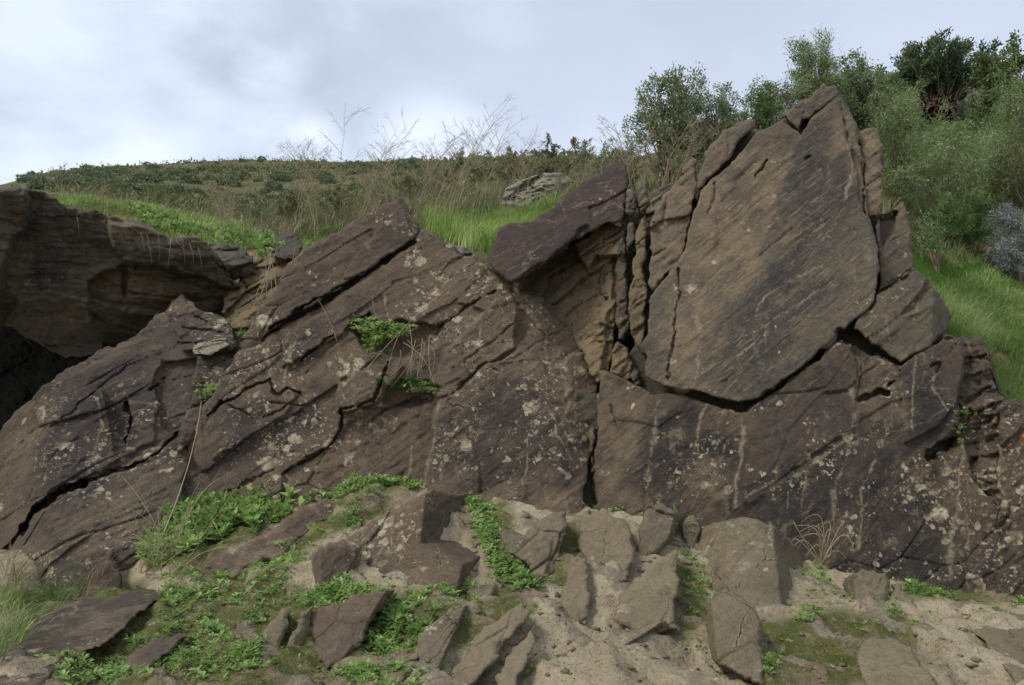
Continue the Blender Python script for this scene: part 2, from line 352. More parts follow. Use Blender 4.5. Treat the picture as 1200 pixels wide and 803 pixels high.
L_yel = leaf_material('yellowing_leaf', C(76, 96, 54), C(104, 122, 70), C(152, 146, 96))
L_blue = leaf_material('grey_blue_leaf', C(104, 116, 112), C(138, 148, 146), C(176, 182, 180))
L_orange = leaf_material('orange_leaf', C(96, 84, 50), C(142, 96, 66), C(110, 122, 70))
def bark_material():
    m, t = new_mat('bark'); g = G(t); pos = g.n('ShaderNodeNewGeometry').outputs['Position']
    col = g.mix(g.rng(g.noise(pos, 20, 5), .35, .65), C(96, 84, 70), C(132, 118, 100))
    bs = g.n('ShaderNodeBsdfPrincipled'); g.l(col, bs.inputs['Base Color']); bs.inputs['Roughness'].default_value = .9
    o = g.n('ShaderNodeOutputMaterial'); g.l(bs.outputs[0], o.inputs[0]); return m
M_bark = bark_material()

# ------------------------------------------------------------------ terrain: ground in front of the outcrop
GP_ = [(-400, 803, 3.0), (-300, 720, 3.9), (0, 803, 3.0), (200, 803, 3.05), (400, 803, 3.1), (600, 803, 3.1), (800, 803, 3.15), (1000, 803, 3.3), (1200, 803, 3.35), (1500, 803, 3.4),
       (0, 724, 3.85), (60, 706, 4.1), (150, 684, 4.4), (185, 640, 4.65), (200, 604, 4.9), (250, 592, 5.0), (350, 580, 5.12), (450, 571, 5.2), (590, 578, 5.2), (690, 592, 5.25),
       (760, 600, 5.2), (850, 613, 5.08), (950, 650, 4.98), (1000, 674, 4.93), (1100, 684, 4.85), (1200, 690, 4.75), (1300, 695, 4.65), (1500, 700, 4.6),
       (300, 700, 3.95), (500, 700, 3.95), (400, 640, 4.5), (600, 640, 4.5), (650, 700, 4.0), (750, 700, 4.05), (850, 700, 4.15), (950, 720, 4.1), (1100, 740, 4.0), (1200, 740, 4.1)]
gq = [P(*a) for a in GP_]
gq += [np.array(a, float) for a in [(0, 0, 0), (-4, 0, 0), (4, 0, 0), (0, -4, -.1), (-8, 0, .1), (8, 0, -.1), (-3, 1.5, .38), (0, 1.5, .38), (3, 1.5, .3), (-7, 3, .6), (7, 3, .4),
                                    (-6, 8, 1.3), (-2, 8, 1.5), (2, 8, 1.3), (6, 8, .9)]]
gq = np.array(gq); n_ = len(gq)
R_ = np.hypot(gq[:, None, 0] - gq[None, :, 0], gq[:, None, 1] - gq[None, :, 1])
A_ = np.zeros((n_ + 3, n_ + 3)); A_[:n_, :n_] = R_; A_[:n_, n_] = 1; A_[:n_, n_ + 1:] = gq[:, :2]; A_[n_, :n_] = 1; A_[n_ + 1:, :n_] = gq[:, :2].T
W_ = np.linalg.solve(A_, np.concatenate([gq[:, 2], [0, 0, 0]]))
def gz0(x, y):
    x = np.asarray(x, float); y = np.asarray(y, float)
    xc = np.clip(x, -9, 9); yc = np.clip(y, -5, 9)
    r = W_[n_] + W_[n_ + 1] * xc + W_[n_ + 2] * yc
    for i in range(n_): r = r + W_[i] * np.hypot(xc - gq[i, 0], yc - gq[i, 1])
    return r
def ledges(x, y):
    p = np.stack([x, y, np.zeros_like(x)], -1)
    t = x * 1.9 + y * 1.15 + .55 * fbm(p * 1.1, 3, .55, 51) + .12 * fbm(p * 5, 3, .6, 52); k = np.floor(t); f = t - k
    z = np.zeros_like(k).astype(np.int64); seg = np.floor(y * 2.1 - x * .9 + .35 * vn(p * 2, 53) + hsh(k.astype(np.int64), z, z, 54) * 3)
    on = hsh(k.astype(np.int64), seg.astype(np.int64), z, 55)
    saw = np.where(f < .84, (f / .84) ** 1.5, (1 - f) / .16)
    return saw, np.where(on > .42, (on - .2) * 1.15, .12)
def gz(x, y):
    x = np.asarray(x, float); y = np.asarray(y, float)
    p = np.stack([x, y, np.zeros_like(x)], -1)
    nz = .040 * fbm(p * 2.1, 3, .5, 3) + .020 * fbm(p * 7, 4, .6, 9) + .006 * fbm(p * 34, 2, .6, 10)
    c, e_, tl = cells(x * 2.6 + y * .8 + .4 * vn(p * 3), y * 3.2 - x * .5, 21)
    nz = nz + .050 * (c - .5) * sstep(0, .2, e_) + .10 * tl * sstep(0, .15, e_)
    c2, e2_, tl2 = cells(x * 7.5 + y * 1.8 + .4 * vn(p * 6), y * 8.5 - x * 1.5, 27); nz = nz + .014 * (c2 - .5) * sstep(0, .15, e2_) + .03 * tl2 * sstep(0, .15, e2_)
    lt, lm = ledges(x, y); nz = nz + .062 * lt * lm - .02
    return gz0(x, y) + nz * np.clip((y - 1.5), 0, 1)
def gdepth(px, py):
    """depth at which the sight line through a photo pixel meets the ground in front"""
    px = np.atleast_1d(np.asarray(px, float)); py = np.atleast_1d(np.asarray(py, float))
    res = np.full(px.shape, 5.5)
    ds = np.arange(2.2, 6.6, .02)
    for s in range(0, len(px), 4000):
        a = P(px[s:s + 4000, None], py[s:s + 4000, None], ds[None, :])
        hit = a[..., 2] < gz0(a[..., 0], a[..., 1])
        k = hit.argmax(1); res[s:s + 4000] = np.where(hit.any(1), ds[k], 5.6)
    return res
def gpoint(px, py):
    d = gdepth(px, py); p = P(np.atleast_1d(px), np.atleast_1d(py), d); p[:, 2] = gz(p[:, 0], p[:, 1]); return p

MOSS = [[(430, 690), (560, 700), (600, 740), (520, 760), (420, 730)], [(280, 700), (360, 690), (420, 760), (400, 810), (240, 810)], [(880, 715), (1060, 715), (1080, 790), (1000, 820), (880, 815)], [(640, 610), (670, 600), (690, 640), (660, 690), (640, 680)], [(355, 600), (440, 585), (470, 592), (400, 630), (340, 665), (320, 660)], [(552, 590), (600, 585), (600, 612), (575, 640), (560, 620)],
        [(560, 700), (605, 690), (625, 712), (590, 735), (555, 728)], [(796, 640), (835, 690), (815, 760), (797, 740)], [(890, 725), (990, 720), (1010, 760), (960, 830), (895, 810)],
        [(0, 700), (60, 670), (130, 680), (60, 740), (0, 770)], [(100, 700), (330, 660), (350, 700), (300, 760), (200, 810), (60, 810)], [(420, 690), (520, 700), (500, 760), (420, 780)],
        [(170, 600), (340, 580), (300, 630), (200, 670)], [(360, 575), (480, 565), (480, 580), (380, 590)], [(1060, 690), (1200, 680), (1200, 705), (1080, 712)], [(630, 640), (640, 680), (625, 690), (600, 670)]]
def poly_soft(x, y, polys, soft=8):
    r = np.zeros(x.shape)
    for pl in polys:
        bx = [a[0] for a in pl]; by = [a[1] for a in pl]
        sel = (x > min(bx) - soft) & (x < max(bx) + soft) & (y > min(by) - soft) & (y < max(by) + soft)
        if not sel.any(): continue
        xs, ys = x[sel], y[sel]; d, _, _ = seg_dist(xs, ys, pl, True); s = np.where(inside(xs, ys, pl), d, -d)
        r[sel] = np.maximum(r[sel], sstep(-soft, soft, s))
    return r
def build_ground():
    xs = np.concatenate([np.linspace(-400, -12, 14), np.linspace(-9, -4.6, 16), np.arange(-4.5, 4.51, .016), np.linspace(4.7, 9, 16), np.linspace(12, 400, 14)])
    ys = np.concatenate([np.linspace(-400, -8, 14), np.linspace(-6, 2.2, 24), np.arange(2.3, 5.6, .016), np.linspace(5.65, 6.4, 10)])
    X, Y = np.meshgrid(xs, ys); Z = gz(X, Y)
    V = np.stack([X, Y, Z], -1).reshape(-1, 3)
    ny, nx = X.shape; i = np.arange(ny * nx).reshape(ny, nx)
    Fq = np.stack([i[:-1, :-1], i[:-1, 1:], i[1:, 1:], i[1:, :-1]], -1).reshape(-1, 4)
    px, py = proj(V); ok = V[:, 1] > 1.5; px = np.where(ok, px, -999); py = np.where(ok, py, -999)
    wob = fbm(V * 3, 3, .5, 40) * 12
    moss = poly_soft(px + wob, py + wob, MOSS, 9)
    o = mesh_obj('ground', V, [Fq], M_soil, attrs={'moss': moss, 'rocky': (lambda a, b: a * (b > .3) * (V[:, 1] > 2))(*ledges(V[:, 0], V[:, 1]))}); tag(o, kind='structure')
build_ground()

# ------------------------------------------------------------------ hillside behind the outcrop (profiles: photo column -> (depth, row))
HP = {-900: [(5.9, 340), (6.2, 330), (6.7, 300), (9, 240), (20, 226), (60, 222), (120, 218)],
      0: [(5.9, 340), (6.6, 330), (7.0, 300), (8, 252), (10, 235), (20, 225), (60, 221), (120, 217)],
      40: [(5.9, 340), (6.6, 330), (7.0, 300), (8, 250), (10, 232), (20, 223), (60, 214), (120, 206)],
      100: [(5.9, 340), (6.8, 330), (7.1, 300), (8.4, 240), (10, 232), (20, 225), (60, 209), (120, 196)],
      200: [(5.9, 900), (6.8, 560), (7.1, 310), (8.4, 262), (10, 250), (20, 238), (60, 213), (120, 192)],
      285: [(5.9, 900), (6.9, 560), (7.2, 320), (8.4, 284), (10, 270), (20, 252), (60, 220), (120, 189)],
      400: [(5.9, 900), (6.9, 560), (7.3, 310), (9, 268), (12, 250), (20, 238), (60, 212), (120, 192)],
      500: [(5.9, 900), (6.9, 560), (7.3, 310), (8.5, 268), (12, 238), (25, 214), (60, 198), (120, 190)],
      560: [(5.9, 900), (6.9, 560), (7.2, 310), (8.3, 276), (12, 240), (20, 215), (40, 194), (80, 182)],
      630: [(5.9, 900), (6.9, 560), (7.2, 310), (8, 275), (10, 240), (14, 218), (25, 198), (50, 180)],
      740: [(5.9, 900), (6.9, 560), (7.3, 310), (8, 250), (10, 224), (14, 208), (25, 194), (50, 184)],
      850: [(5.9, 900), (6.7, 560), (7.1, 310), (7.6, 225), (9, 200), (12, 180), (25, 165), (50, 158)],
      1000: [(5.9, 900), (6.5, 560), (7.0, 400), (7.5, 280), (9, 215), (12, 180), (18, 150), (30, 125)],
      1060: [(5.9, 900), (6.2, 560), (6.7, 430), (7.5, 330), (9, 260), (12, 220), (18, 165), (26, 122), (40, 112)],
      1130: [(5.0, 900), (5.4, 680), (6.0, 490), (6.8, 400), (8.2, 325), (11, 270), (18, 190), (26, 132), (40, 100)],
      1200: [(4.9, 900), (5.2, 690), (5.8, 480), (6.8, 420), (8.2, 352), (11, 290), (18, 200), (26, 122), (40, 92)],
      1300: [(4.9, 900), (5.2, 690), (5.8, 500), (6.8, 440), (8.2, 380), (11, 300), (18, 200), (26, 115), (40, 85)],
      2400: [(4.9, 900), (5.2, 690), (5.8, 500), (6.8, 440), (8.2, 380), (11, 300), (18, 200), (26, 115), (40, 85)]}
HCOLS = np.array(sorted(HP)); HD = np.exp(np.linspace(math.log(5.0), math.log(130), 260))
HT = np.zeros((len(HCOLS), len(HD)))
for k, c in enumerate(HCOLS):
    pr = np.array(HP[c], float); HT[k] = np.interp(np.log(HD), np.log(pr[:, 0]), pr[:, 1])
    far = HD > pr[-1, 0]; HT[k][far] = pr[-1, 1] + (HD[far] - pr[-1, 0]) / pr[-1, 0] * 60      # falls away behind the crest
def hill_py(px, d):
    px = np.asarray(px, float); d = np.asarray(d, float)
    k = np.clip(np.searchsorted(HCOLS, px) - 1, 0, len(HCOLS) - 2); t = (px - HCOLS[k]) / (HCOLS[k + 1] - HCOLS[k]); t = np.clip(t, 0, 1)
    ld = (np.log(d) - math.log(5.0)) / (math.log(130) - math.log(5.0)) * (len(HD) - 1)
    j = np.clip(np.floor(ld).astype(int), 0, len(HD) - 2); s = np.clip(ld - j, 0, 1)
    return (HT[k, j] * (1 - s) + HT[k, j + 1] * s) * (1 - t) + (HT[k + 1, j] * (1 - s) + HT[k + 1, j + 1] * s) * t
def hillP(px, d):
    p = P(px, hill_py(px, d), d)
    p[..., 2] += (fbm(p * np.array([.9, .9, 0]), 3, .5, 60) * .05 + fbm(p * np.array([.09, .09, 0]), 3, .5, 63) * .35 * np.clip((p[..., 1] - 12) / 30, 0, 1))
    return p
SOILP = [[(80, 245), (120, 236), (300, 285), (330, 300), (280, 330), (60, 260)], [(480, 280), (560, 262), (600, 300), (560, 300)], [(760, 215), (820, 190), (820, 235), (760, 250)],
         [(1120, 250), (1185, 225), (1200, 320), (1140, 300)], [(1150, 390), (1200, 440), (1200, 480), (1150, 480)]]
GREENP = [[(60, 215), (300, 255), (320, 290), (200, 290), (60, 250)], [(500, 225), (660, 215), (740, 190), (740, 280), (500, 300)], [(1060, 300), (1140, 300), (1260, 350), (1260, 520), (1060, 520)]]
def build_hill():
    pxs = np.concatenate([np.linspace(-900, -60, 60), np.arange(-40, 1260, 4.), np.linspace(1280, 2400, 60)])
    ds = np.exp(np.linspace(math.log(5.0), math.log(130), 200))
    A, D = np.meshgrid(pxs, ds); V = hillP(A, D).reshape(-1, 3)
    ny, nx = A.shape; i = np.arange(ny * nx).reshape(ny, nx)
    Fq = np.stack([i[:-1, :-1], i[:-1, 1:], i[1:, 1:], i[1:, :-1]], -1).reshape(-1, 4)
    vd = V[Fq].mean(1); Fq = Fq[~((np.broadcast_to(A, D.shape).ravel()[Fq[:, 0]] < 120) & (vd[:, 1] < 6.9))]
    px, py = proj(V); wob = fbm(V * 1.5, 3, .5, 70) * 10; near = (V[:, 1] < 13)
    o = mesh_obj('hillside', V, [Fq], M_hill, attrs={'green': poly_soft(px + wob, py + wob, GREENP, 12) * near, 'soil': poly_soft(px + wob, py + wob, SOILP, 8) * (V[:, 1] < 22)})
    tag(o, kind='structure')
build_hill()

# ------------------------------------------------------------------ traced marks on the rock (world surfaces carry them as attributes)
#            cracks: (polyline, half width px, depth m)
CRACKS = [([(318, 384), (350, 363), (380, 346), (420, 322), (455, 302), (487, 283)], 2.0, .10),
          ([(348, 422), (385, 399), (410, 385), (432, 368)], 1.5, .06), ([(244, 487), (262, 472), (285, 458), (313, 445)], 1.8, .07),
          ([(313, 445), (325, 462), (338, 452), (352, 458)], 1.6, .05), ([(332, 555), (350, 545), (375, 530), (390, 522), (398, 505), (400, 480), (412, 476), (436, 472), (442, 455), (455, 430)], 2.2, .08),
          ([(262, 578), (290, 565), (320, 550)], 1.2, .03), ([(436, 493), (455, 480), (480, 470), (500, 468)], 1.4, .04), ([(258, 470), (300, 490), (330, 480), (352, 460)], 1.2, .03),
          ([(517, 380), (560, 352), (580, 343)], 1.8, .05), ([(530, 430), (570, 405), (605, 380)], 1.0, .02), ([(575, 433), (660, 385)], .8, .015),
          ([(640, 328), (690, 296), (730, 268)], 1.4, .05), ([(648, 356), (700, 318), (726, 302)], 1.4, .05), ([(700, 315), (705, 345), (712, 352)], 1., .03), ([(660, 370), (690, 352), (715, 345)], 1., .03),
          ([(695, 378), (716, 385)], 1.2, .03), ([(686, 395), (710, 405)], 1., .02),
          ([(0, 657), (25, 625), (45, 598), (75, 573), (95, 566)], 4.5, .22), ([(95, 566), (150, 548), (185, 530), (210, 508)], 2.5, .08), ([(150, 520), (152, 495), (146, 472)], 2.5, .08), ([(175, 456), (195, 440)], 2.0, .06),
          ([(60, 500), (110, 460), (160, 425)], 1., .02), ([(215, 385), (262, 392)], 1., .03), ([(225, 372), (268, 384)], 1., .03), ([(210, 402), (268, 400)], 1., .03), 
          ([(985, 392), (1003, 402), (1022, 412)], 4.5, .20), ([(1016, 400), (1030, 420), (1050, 430), (1060, 440)], 1.6, .04), ([(1005, 470), (1030, 458), (1038, 462)], 2.2, .08), ([(1040, 452), (1060, 438)], 2, .06),
          ([(1087, 534), (1100, 522), (1120, 516)], 4, .18), ([(1006, 403), (1008, 440), (1003, 470)], 1.0, .02),
          ([(872, 482), (950, 425)], 2., .08), ([(972, 640), (975, 645)], 3, .06), ([(716, 478), (722, 500)], 1.2, .02), ([(792, 315), (796, 345), (788, 400), (783, 448)], 1.4, .04),
          ([(888, 205), (893, 198), (900, 190)], 1.6, .04), ([(944, 187), (946, 184)], 2, .04), ([(1010, 187), (1013, 215), (1012, 250)], 1.6, .04),
          ([(600, 343), (608, 360), (604, 405)], 1.5, .02), ([(777, 232), (800, 205)], 1.3, .03), ([(890, 300), (930, 265)], .9, .01), ([(830, 250), (838, 215)], 1.2, .02),
          ([(765, 300), (780, 290)], 1, .02), ([(1030, 343), (1060, 330), (1070, 318)], 1.2, .03), ([(1090, 430), (1100, 425), (1097, 436)], 2, .04), ([(1098, 395), (1125, 400)], 1.2, .03),
          ([(1096, 290), (1098, 310)], .8, .01), ([(1140, 440), (1160, 430)], 1.5, .04), ([(1132, 470), (1160, 455)], 1.5, .04), ([(1130, 420), (1156, 412)], 1.5, .05), ([(1128, 500), (1165, 470)], 1.5, .04),
          ([(692, 600), (693, 560), (697, 510), (700, 480)], 2.5, .1),
          ([(105, 352), (107, 372)], .9, .04), ([(145, 335), (150, 360)], .9, .03),
          ([(247, 300), (265, 325), (272, 338)], 1.0, .03)]
#            pale veins, drips and gouges: (polyline, half width px)
VEINS = [([(514, 475), (510, 500), (505, 530), (500, 560), (497, 572)], 2.6), ([(1000, 508), (960, 535), (920, 562), (860, 597)], 3.4), ([(868, 508), (873, 500), (868, 530), (862, 560), (858, 590)], 2.6), ([(866, 490), (872, 515), (868, 540)], 1.2),
         ([(772, 470), (770, 500), (766, 525), (758, 560)], 2.2), ([(828, 470), (820, 500), (812, 530)], 1.4), ([(845, 545), (850, 520)], 1.2), ([(1004, 400), (1006, 440), (1002, 480), (998, 510), (990, 535), (980, 570), (976, 610)], 2.6),
         ([(998, 460), (1004, 480), (1000, 505)], 2.), ([(1028, 505), (1026, 540), (1010, 575), (1008, 640)], 1.5), ([(1036, 455), (1038, 480), (1040, 515)], 1.4), ([(1072, 400), (1072, 440), (1070, 500)], 1.2),
         ([(1100, 420), (1092, 450), (1105, 470), (1110, 480)], 1.3), ([(1130, 520), (1125, 570), (1118, 620), (1112, 680)], 3.0), ([(1138, 560), (1132, 600), (1135, 640)], 1.4), ([(1170, 520), (1172, 590), (1168, 650)], 1.8),
         ([(1108, 540), (1115, 580)], 1.5), ([(980, 405), (985, 420), (1000, 435)], 1.5), ([(1035, 360), (1040, 400)], 1.4), ([(1064, 345), (1060, 375)], 1.2), ([(1078, 340), (1068, 380)], 1.), ([(990, 140), (998, 190), (992, 230)], 1.6),
         ([(955, 150), (962, 160)], 1.2), ([(815, 375), (822, 400), (818, 430), (812, 452)], 4.0), ([(940, 600), (942, 570), (946, 545)], 1.4), ([(918, 640), (921, 600), (924, 575)], 1.4),
         ([(455, 640), (458, 600)], 1.3), ([(430, 690), (445, 640)], 1.6), ([(314, 440), (315, 415), (318, 400)], 1.3), ([(332, 445), (335, 420), (345, 400)], 2.0), ([(620, 500), (617, 540), (612, 565)], 1.6), ([(660, 440), (668, 470), (650, 510)], 2.0),
         ([(665, 500), (668, 540)], 1.2), ([(540, 395), (548, 380), (580, 362)], 1.8), ([(555, 420), (562, 385)], 1.6), ([(452, 370), (450, 350)], 1.2), ([(405, 450), (420, 430)], 2.), ([(475, 560), (484, 520)], 1.), ([(100, 560), (120, 500), (115, 470)], 1.4),
         ([(56, 670), (60, 640)], 2.2), ([(46, 720), (52, 700)], 2), ([(80, 740), (92, 700)], 2), ([(70, 750), (74, 720)], 1.3), ([(690, 460), (688, 430)], 1.4), ([(650, 470), (645, 430), (655, 415)], 1.3), ([(200, 470), (190, 500)], 1.3),
         ([(905, 645), (902, 612)], 2.0), ([(888, 360), (900, 345), (985, 300)], 1.0), ([(860, 400), (900, 380), (960, 340)], 1.0), ([(840, 430), (880, 405)], 1.0)]
TANS = [[(690, 470), (706, 436), (735, 445), (770, 475), (745, 520), (735, 560), (750, 600), (690, 600)], [(735, 442), (790, 460), (870, 482), (870, 492), (820, 480), (740, 465)],
        [(816, 530), (850, 545), (845, 580), (830, 600), (800, 590), (795, 555)], [(812, 230), (870, 200), (930, 160), (938, 175), (905, 260), (880, 330), (838, 420), (800, 445), (775, 440), (800, 340)],
        [(985, 135), (1008, 160), (1015, 250), (1002, 235), (995, 190)], [(1010, 155), (1034, 155), (1034, 250), (1014, 250)], [(765, 250), (810, 195), (812, 240), (790, 310), (764, 330)],
        [(1003, 395), (1030, 412), (1055, 428), (1040, 440), (1010, 425)], [(1010, 455), (1045, 440), (1055, 460), (1035, 475), (1010, 475)], [(1062, 560), (1090, 545), (1100, 550), (1070, 565)], [(0, 500), (30, 475), (50, 460), (52, 560), (0, 640)],
        [(20, 640), (80, 590), (150, 560), (200, 560), (180, 620), (60, 690)], [(960, 610), (1000, 600), (1010, 660), (970, 670)], [(60, 345), (110, 350), (190, 315), (250, 330), (270, 345), (190, 372), (80, 405), (30, 380)],
        [(550, 600), (500, 585), (690, 585), (690, 610)], [(600, 415), (640, 420), (680, 410), (700, 450), (670, 450), (640, 450)]]
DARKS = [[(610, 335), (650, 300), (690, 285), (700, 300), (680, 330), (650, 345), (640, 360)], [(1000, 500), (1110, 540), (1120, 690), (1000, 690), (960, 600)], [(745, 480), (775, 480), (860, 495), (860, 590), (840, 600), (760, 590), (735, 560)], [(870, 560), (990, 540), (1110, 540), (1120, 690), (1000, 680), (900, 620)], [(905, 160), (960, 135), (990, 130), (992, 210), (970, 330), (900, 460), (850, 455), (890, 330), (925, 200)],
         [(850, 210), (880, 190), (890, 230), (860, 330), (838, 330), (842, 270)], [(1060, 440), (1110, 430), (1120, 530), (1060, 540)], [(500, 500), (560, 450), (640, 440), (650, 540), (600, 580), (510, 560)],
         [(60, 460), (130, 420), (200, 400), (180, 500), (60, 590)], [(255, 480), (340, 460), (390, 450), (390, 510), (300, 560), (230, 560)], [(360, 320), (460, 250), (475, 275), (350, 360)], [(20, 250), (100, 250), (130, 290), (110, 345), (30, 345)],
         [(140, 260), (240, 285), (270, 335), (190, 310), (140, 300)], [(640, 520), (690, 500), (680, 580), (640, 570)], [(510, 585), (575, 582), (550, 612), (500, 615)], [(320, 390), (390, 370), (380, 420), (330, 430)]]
LICHS = [[(615, 440), (680, 440), (690, 540), (600, 540)], [(270, 430), (300, 425), (290, 460), (262, 460)], [(300, 480), (390, 490), (390, 560), (300, 560)], [(480, 320), (530, 320), (520, 370), (470, 370)], [(985, 570), (1030, 570), (1020, 620), (985, 620)],
         [(1110, 560), (1200, 520), (1200, 680), (1100, 680)], [(790, 520), (850, 520), (850, 560), (790, 560)], [(60, 530), (120, 520), (110, 560), (60, 570)], [(310, 400), (360, 390), (350, 450), (310, 450)], [(130, 480), (190, 470), (170, 530), (130, 540)],
         [(1050, 550), (1180, 540), (1160, 600), (1050, 590)], [(1160, 460), (1200, 470), (1200, 690), (1160, 690)], [(40, 640), (90, 620), (80, 690), (30, 690)], [(390, 590), (480, 590), (480, 660), (400, 660)], [(240, 380), (330, 370), (320, 420), (250, 430)]]
ORANGES = [[(1180, 490), (1215, 490), (1215, 590), (1175, 585)], [(345, 310), (400, 295), (390, 320), (345, 330)], [(1056, 240), (1066, 242), (1066, 256), (1056, 254)], [(20, 255), (34, 250), (30, 268), (18, 268)], [(815, 222), (826, 222), (826, 230), (815, 230)], [(660, 285), (680, 275), (684, 284), (664, 292)]]
SOILR = [[(130, 256), (240, 280), (250, 292), (130, 268)], [(590, 660), (700, 640), (720, 700), (650, 720)], [(700, 700), (830, 740), (820, 830), (700, 830)], [(800, 610), (870, 640), (880, 700), (800, 690)], [(540, 740), (640, 720), (640, 820), (500, 800)]]
MOSSR = [[(800, 640), (840, 660), (830, 690), (800, 670)], [(100, 690), (220, 660), (220, 690), (120, 710)]]

def plane(a, b, c):
    M = np.array([[p[0], p[1], 1.] for p in (a, b, c)]); s = np.linalg.solve(M, np.array([1. / p[2] for p in (a, b, c)]))
    return lambda x, y: s[0] * x + s[1] * y + s[2]
def refine(pts, step=5., jag=.10, seed=0):
    """midpoint displacement: a traced outline becomes a chipped natural edge"""
    r = random.Random(seed); pts = [tuple(map(float, p[:2])) for p in pts]
    while True:
        out_ = []; more = False
        for i, a in enumerate(pts):
            b = pts[(i + 1) % len(pts)]; out_.append(a); l = math.hypot(b[0] - a[0], b[1] - a[1])
            if l > step:
                more = True; k = r.gauss(0, jag) ; k = max(-.22, min(.22, k)); nx, ny = -(b[1] - a[1]), b[0] - a[0]
                t = .5 + r.uniform(-.15, .15); out_.append((a[0] + (b[0] - a[0]) * t + nx * k * min(1, 30 / l), a[1] + (b[1] - a[1]) * t + ny * k * min(1, 30 / l)))
        pts = out_
        if not more: return pts
ROCK_ID = [0]
def rock(name, label, outline, groups, mat, steps=(), thick=.6, s=1.7, amp=1., strike=38, edge=(2.5, .016), taper=.25, warp=3.0, jag=.07, marks=True, cat='rock', extra=None, cellsize=1.0, blocky=1.0, rim=.0, ripple=1.0, grow=0., soily=1., joint=1.):
    """One weathered block. groups = union of convex bodies, each a list of face planes (three photo points with depth in metres)."""
    ROCK_ID[0] += 1; sid = ROCK_ID[0]
    if grow:      # tighten the joints
        cx_ = sum(a[0] for a in outline) / len(outline); cy_ = sum(a[1] for a in outline) / len(outline)
        outline = [(a + grow * (a - cx_) / max(1, math.hypot(a - cx_, b - cy_)), b + grow * (b - cy_) / max(1, math.hypot(a - cx_, b - cy_))) for a, b in outline]
    ol = refine(outline, 5., jag, sid)
    ox = np.array([p[0] for p in ol]); oy = np.array([p[1] for p in ol])
    gx = np.arange(ox.min() - s, ox.max() + 2 * s, s); gy = np.arange(oy.min() - s, oy.max() + 2 * s, s)
    X, Y = np.meshgrid(gx, gy); ny, nx = X.shape
    cxm = (X[:-1, :-1] + s / 2); cym = (Y[:-1, :-1] + s / 2); cin = inside(cxm, cym, ol)
    i = np.arange(ny * nx).reshape(ny, nx)
    Fq = np.stack([i[:-1, :-1], i[1:, :-1], i[1:, 1:], i[:-1, 1:]], -1)[cin]
    used = np.unique(Fq); rem = -np.ones(ny * nx, int); rem[used] = np.arange(len(used)); Fq = rem[Fq]
    x = X.ravel()[used]; y = Y.ravel()[used]
    # boundary edges
    E = np.concatenate([Fq[:, [0, 1]], Fq[:, [1, 2]], Fq[:, [2, 3]], Fq[:, [3, 0]]])
    key = np.minimum(E[:, 0], E[:, 1]) * (len(used) + 1) + np.maximum(E[:, 0], E[:, 1])
    _, inv, cnt = np.unique(key, return_inverse=True, return_counts=True); BE = E[cnt[inv] == 1]
    bv = np.unique(BE)
    d_, qx, qy = seg_dist(x, y, ol, True)
    x[bv] = qx[bv]; y[bv] = qy[bv]; sdist = np.where(np.isin(np.arange(len(x)), bv), 0, d_)
    # face planes, creases wobble a little
    p0 = P(x, y, 5.) ; so_ = sid * 3.7
    wx = x + warp * fbm(p0 * 3.2 + so_, 3, .6, 11); wy = y + warp * fbm(p0 * 3.2 + so_ + 31, 3, .6, 12)
    iv = None
    for gr in groups:
        g_ = None
        for f in gr:
            v = (f if callable(f) else plane(*f))(wx, wy); g_ = v if g_ is None else np.minimum(g_, v)
        iv = g_ if iv is None else np.maximum(iv, g_)
    d = 1. / np.clip(iv, .02, 1.); dm = float(np.median(d)); sc = dm / 5.5
    for st in steps:      # raised (negative) or recessed (positive) plates: polygon, metres, softness px
        pl = refine(st[0], 6., .06, sid + 5); soft = st[2] if len(st) > 2 else 1.5
        bx = [a[0] for a in pl]; by = [a[1] for a in pl]
        sel = (x > min(bx) - 9) & (x < max(bx) + 9) & (y > min(by) - 9) & (y < max(by) + 9)
        if sel.any():
            dd, _, _ = seg_dist(x[sel], y[sel], pl, True); sg = np.where(inside(x[sel], y[sel], pl), dd, -dd); d[sel] += st[1] * sstep(-soft, soft, sg)
    p = P(x, y, d); th = math.radians(strike)
    u = p[:, 0] * math.cos(th) + p[:, 2] * math.sin(th); v = -p[:, 0] * math.sin(th) + p[:, 2] * math.cos(th)
    q = np.stack([u * 1.0, p[:, 1] * 1.0, v * 1.0], -1)
    ca = amp * sc
    k1, e1, t1 = cells((u * 1.3 + .25 * vn(q * 2.5, 5)) * cellsize, (v * 4.2 + .3 * vn(q * 2.2, 6)) * cellsize, sid)
    k2, e2, t2 = cells((u * 4.5 + .25 * vn(q * 6, 7)) * cellsize, (v * 13. + .3 * vn(q * 5, 8)) * cellsize, sid + 50)
    disp = .006 * fbm(q * np.array([3., 3., 30.]), 3, .6, 66) + .034 * (k1 - .5) * sstep(0, .04, e1) * blocky + .05 * t1 * blocky + .011 * (k2 - .5) * sstep(0, .06, e2) * blocky
    fr_m = sstep(-.05, .15, fbm(q * 1.1 + 7, 3, .6, 61)); disp = disp + .016 * joint * sstep(.045, .0, e1) * fr_m
    tw = v * 9 + .9 * fbm(q * np.array([.8, .8, 2.]), 3, .5, 13); fr = tw - np.floor(tw)
    tm = sstep(-.1, .5, fbm(q * 1.3, 2, .5, 15)); disp = disp + .016 * (fr ** 2 - .4) * tm * ripple
    disp = disp + .022 * fbm(p * 1.8 + so_, 4, .5, 14) * max(.5, ripple) + .009 * fbm(q * np.array([5., 5., 24.]), 3, .6, 16) * ripple + .004 * fbm(p * 38, 3, .7, 17)
    ridg = np.abs(fbm(p * 2.6 + so_, 4, .55, 18)); disp = disp + .020 * np.clip(.12 - ridg, 0, 1) / .12 * tm * ripple
    d = d + disp * ca
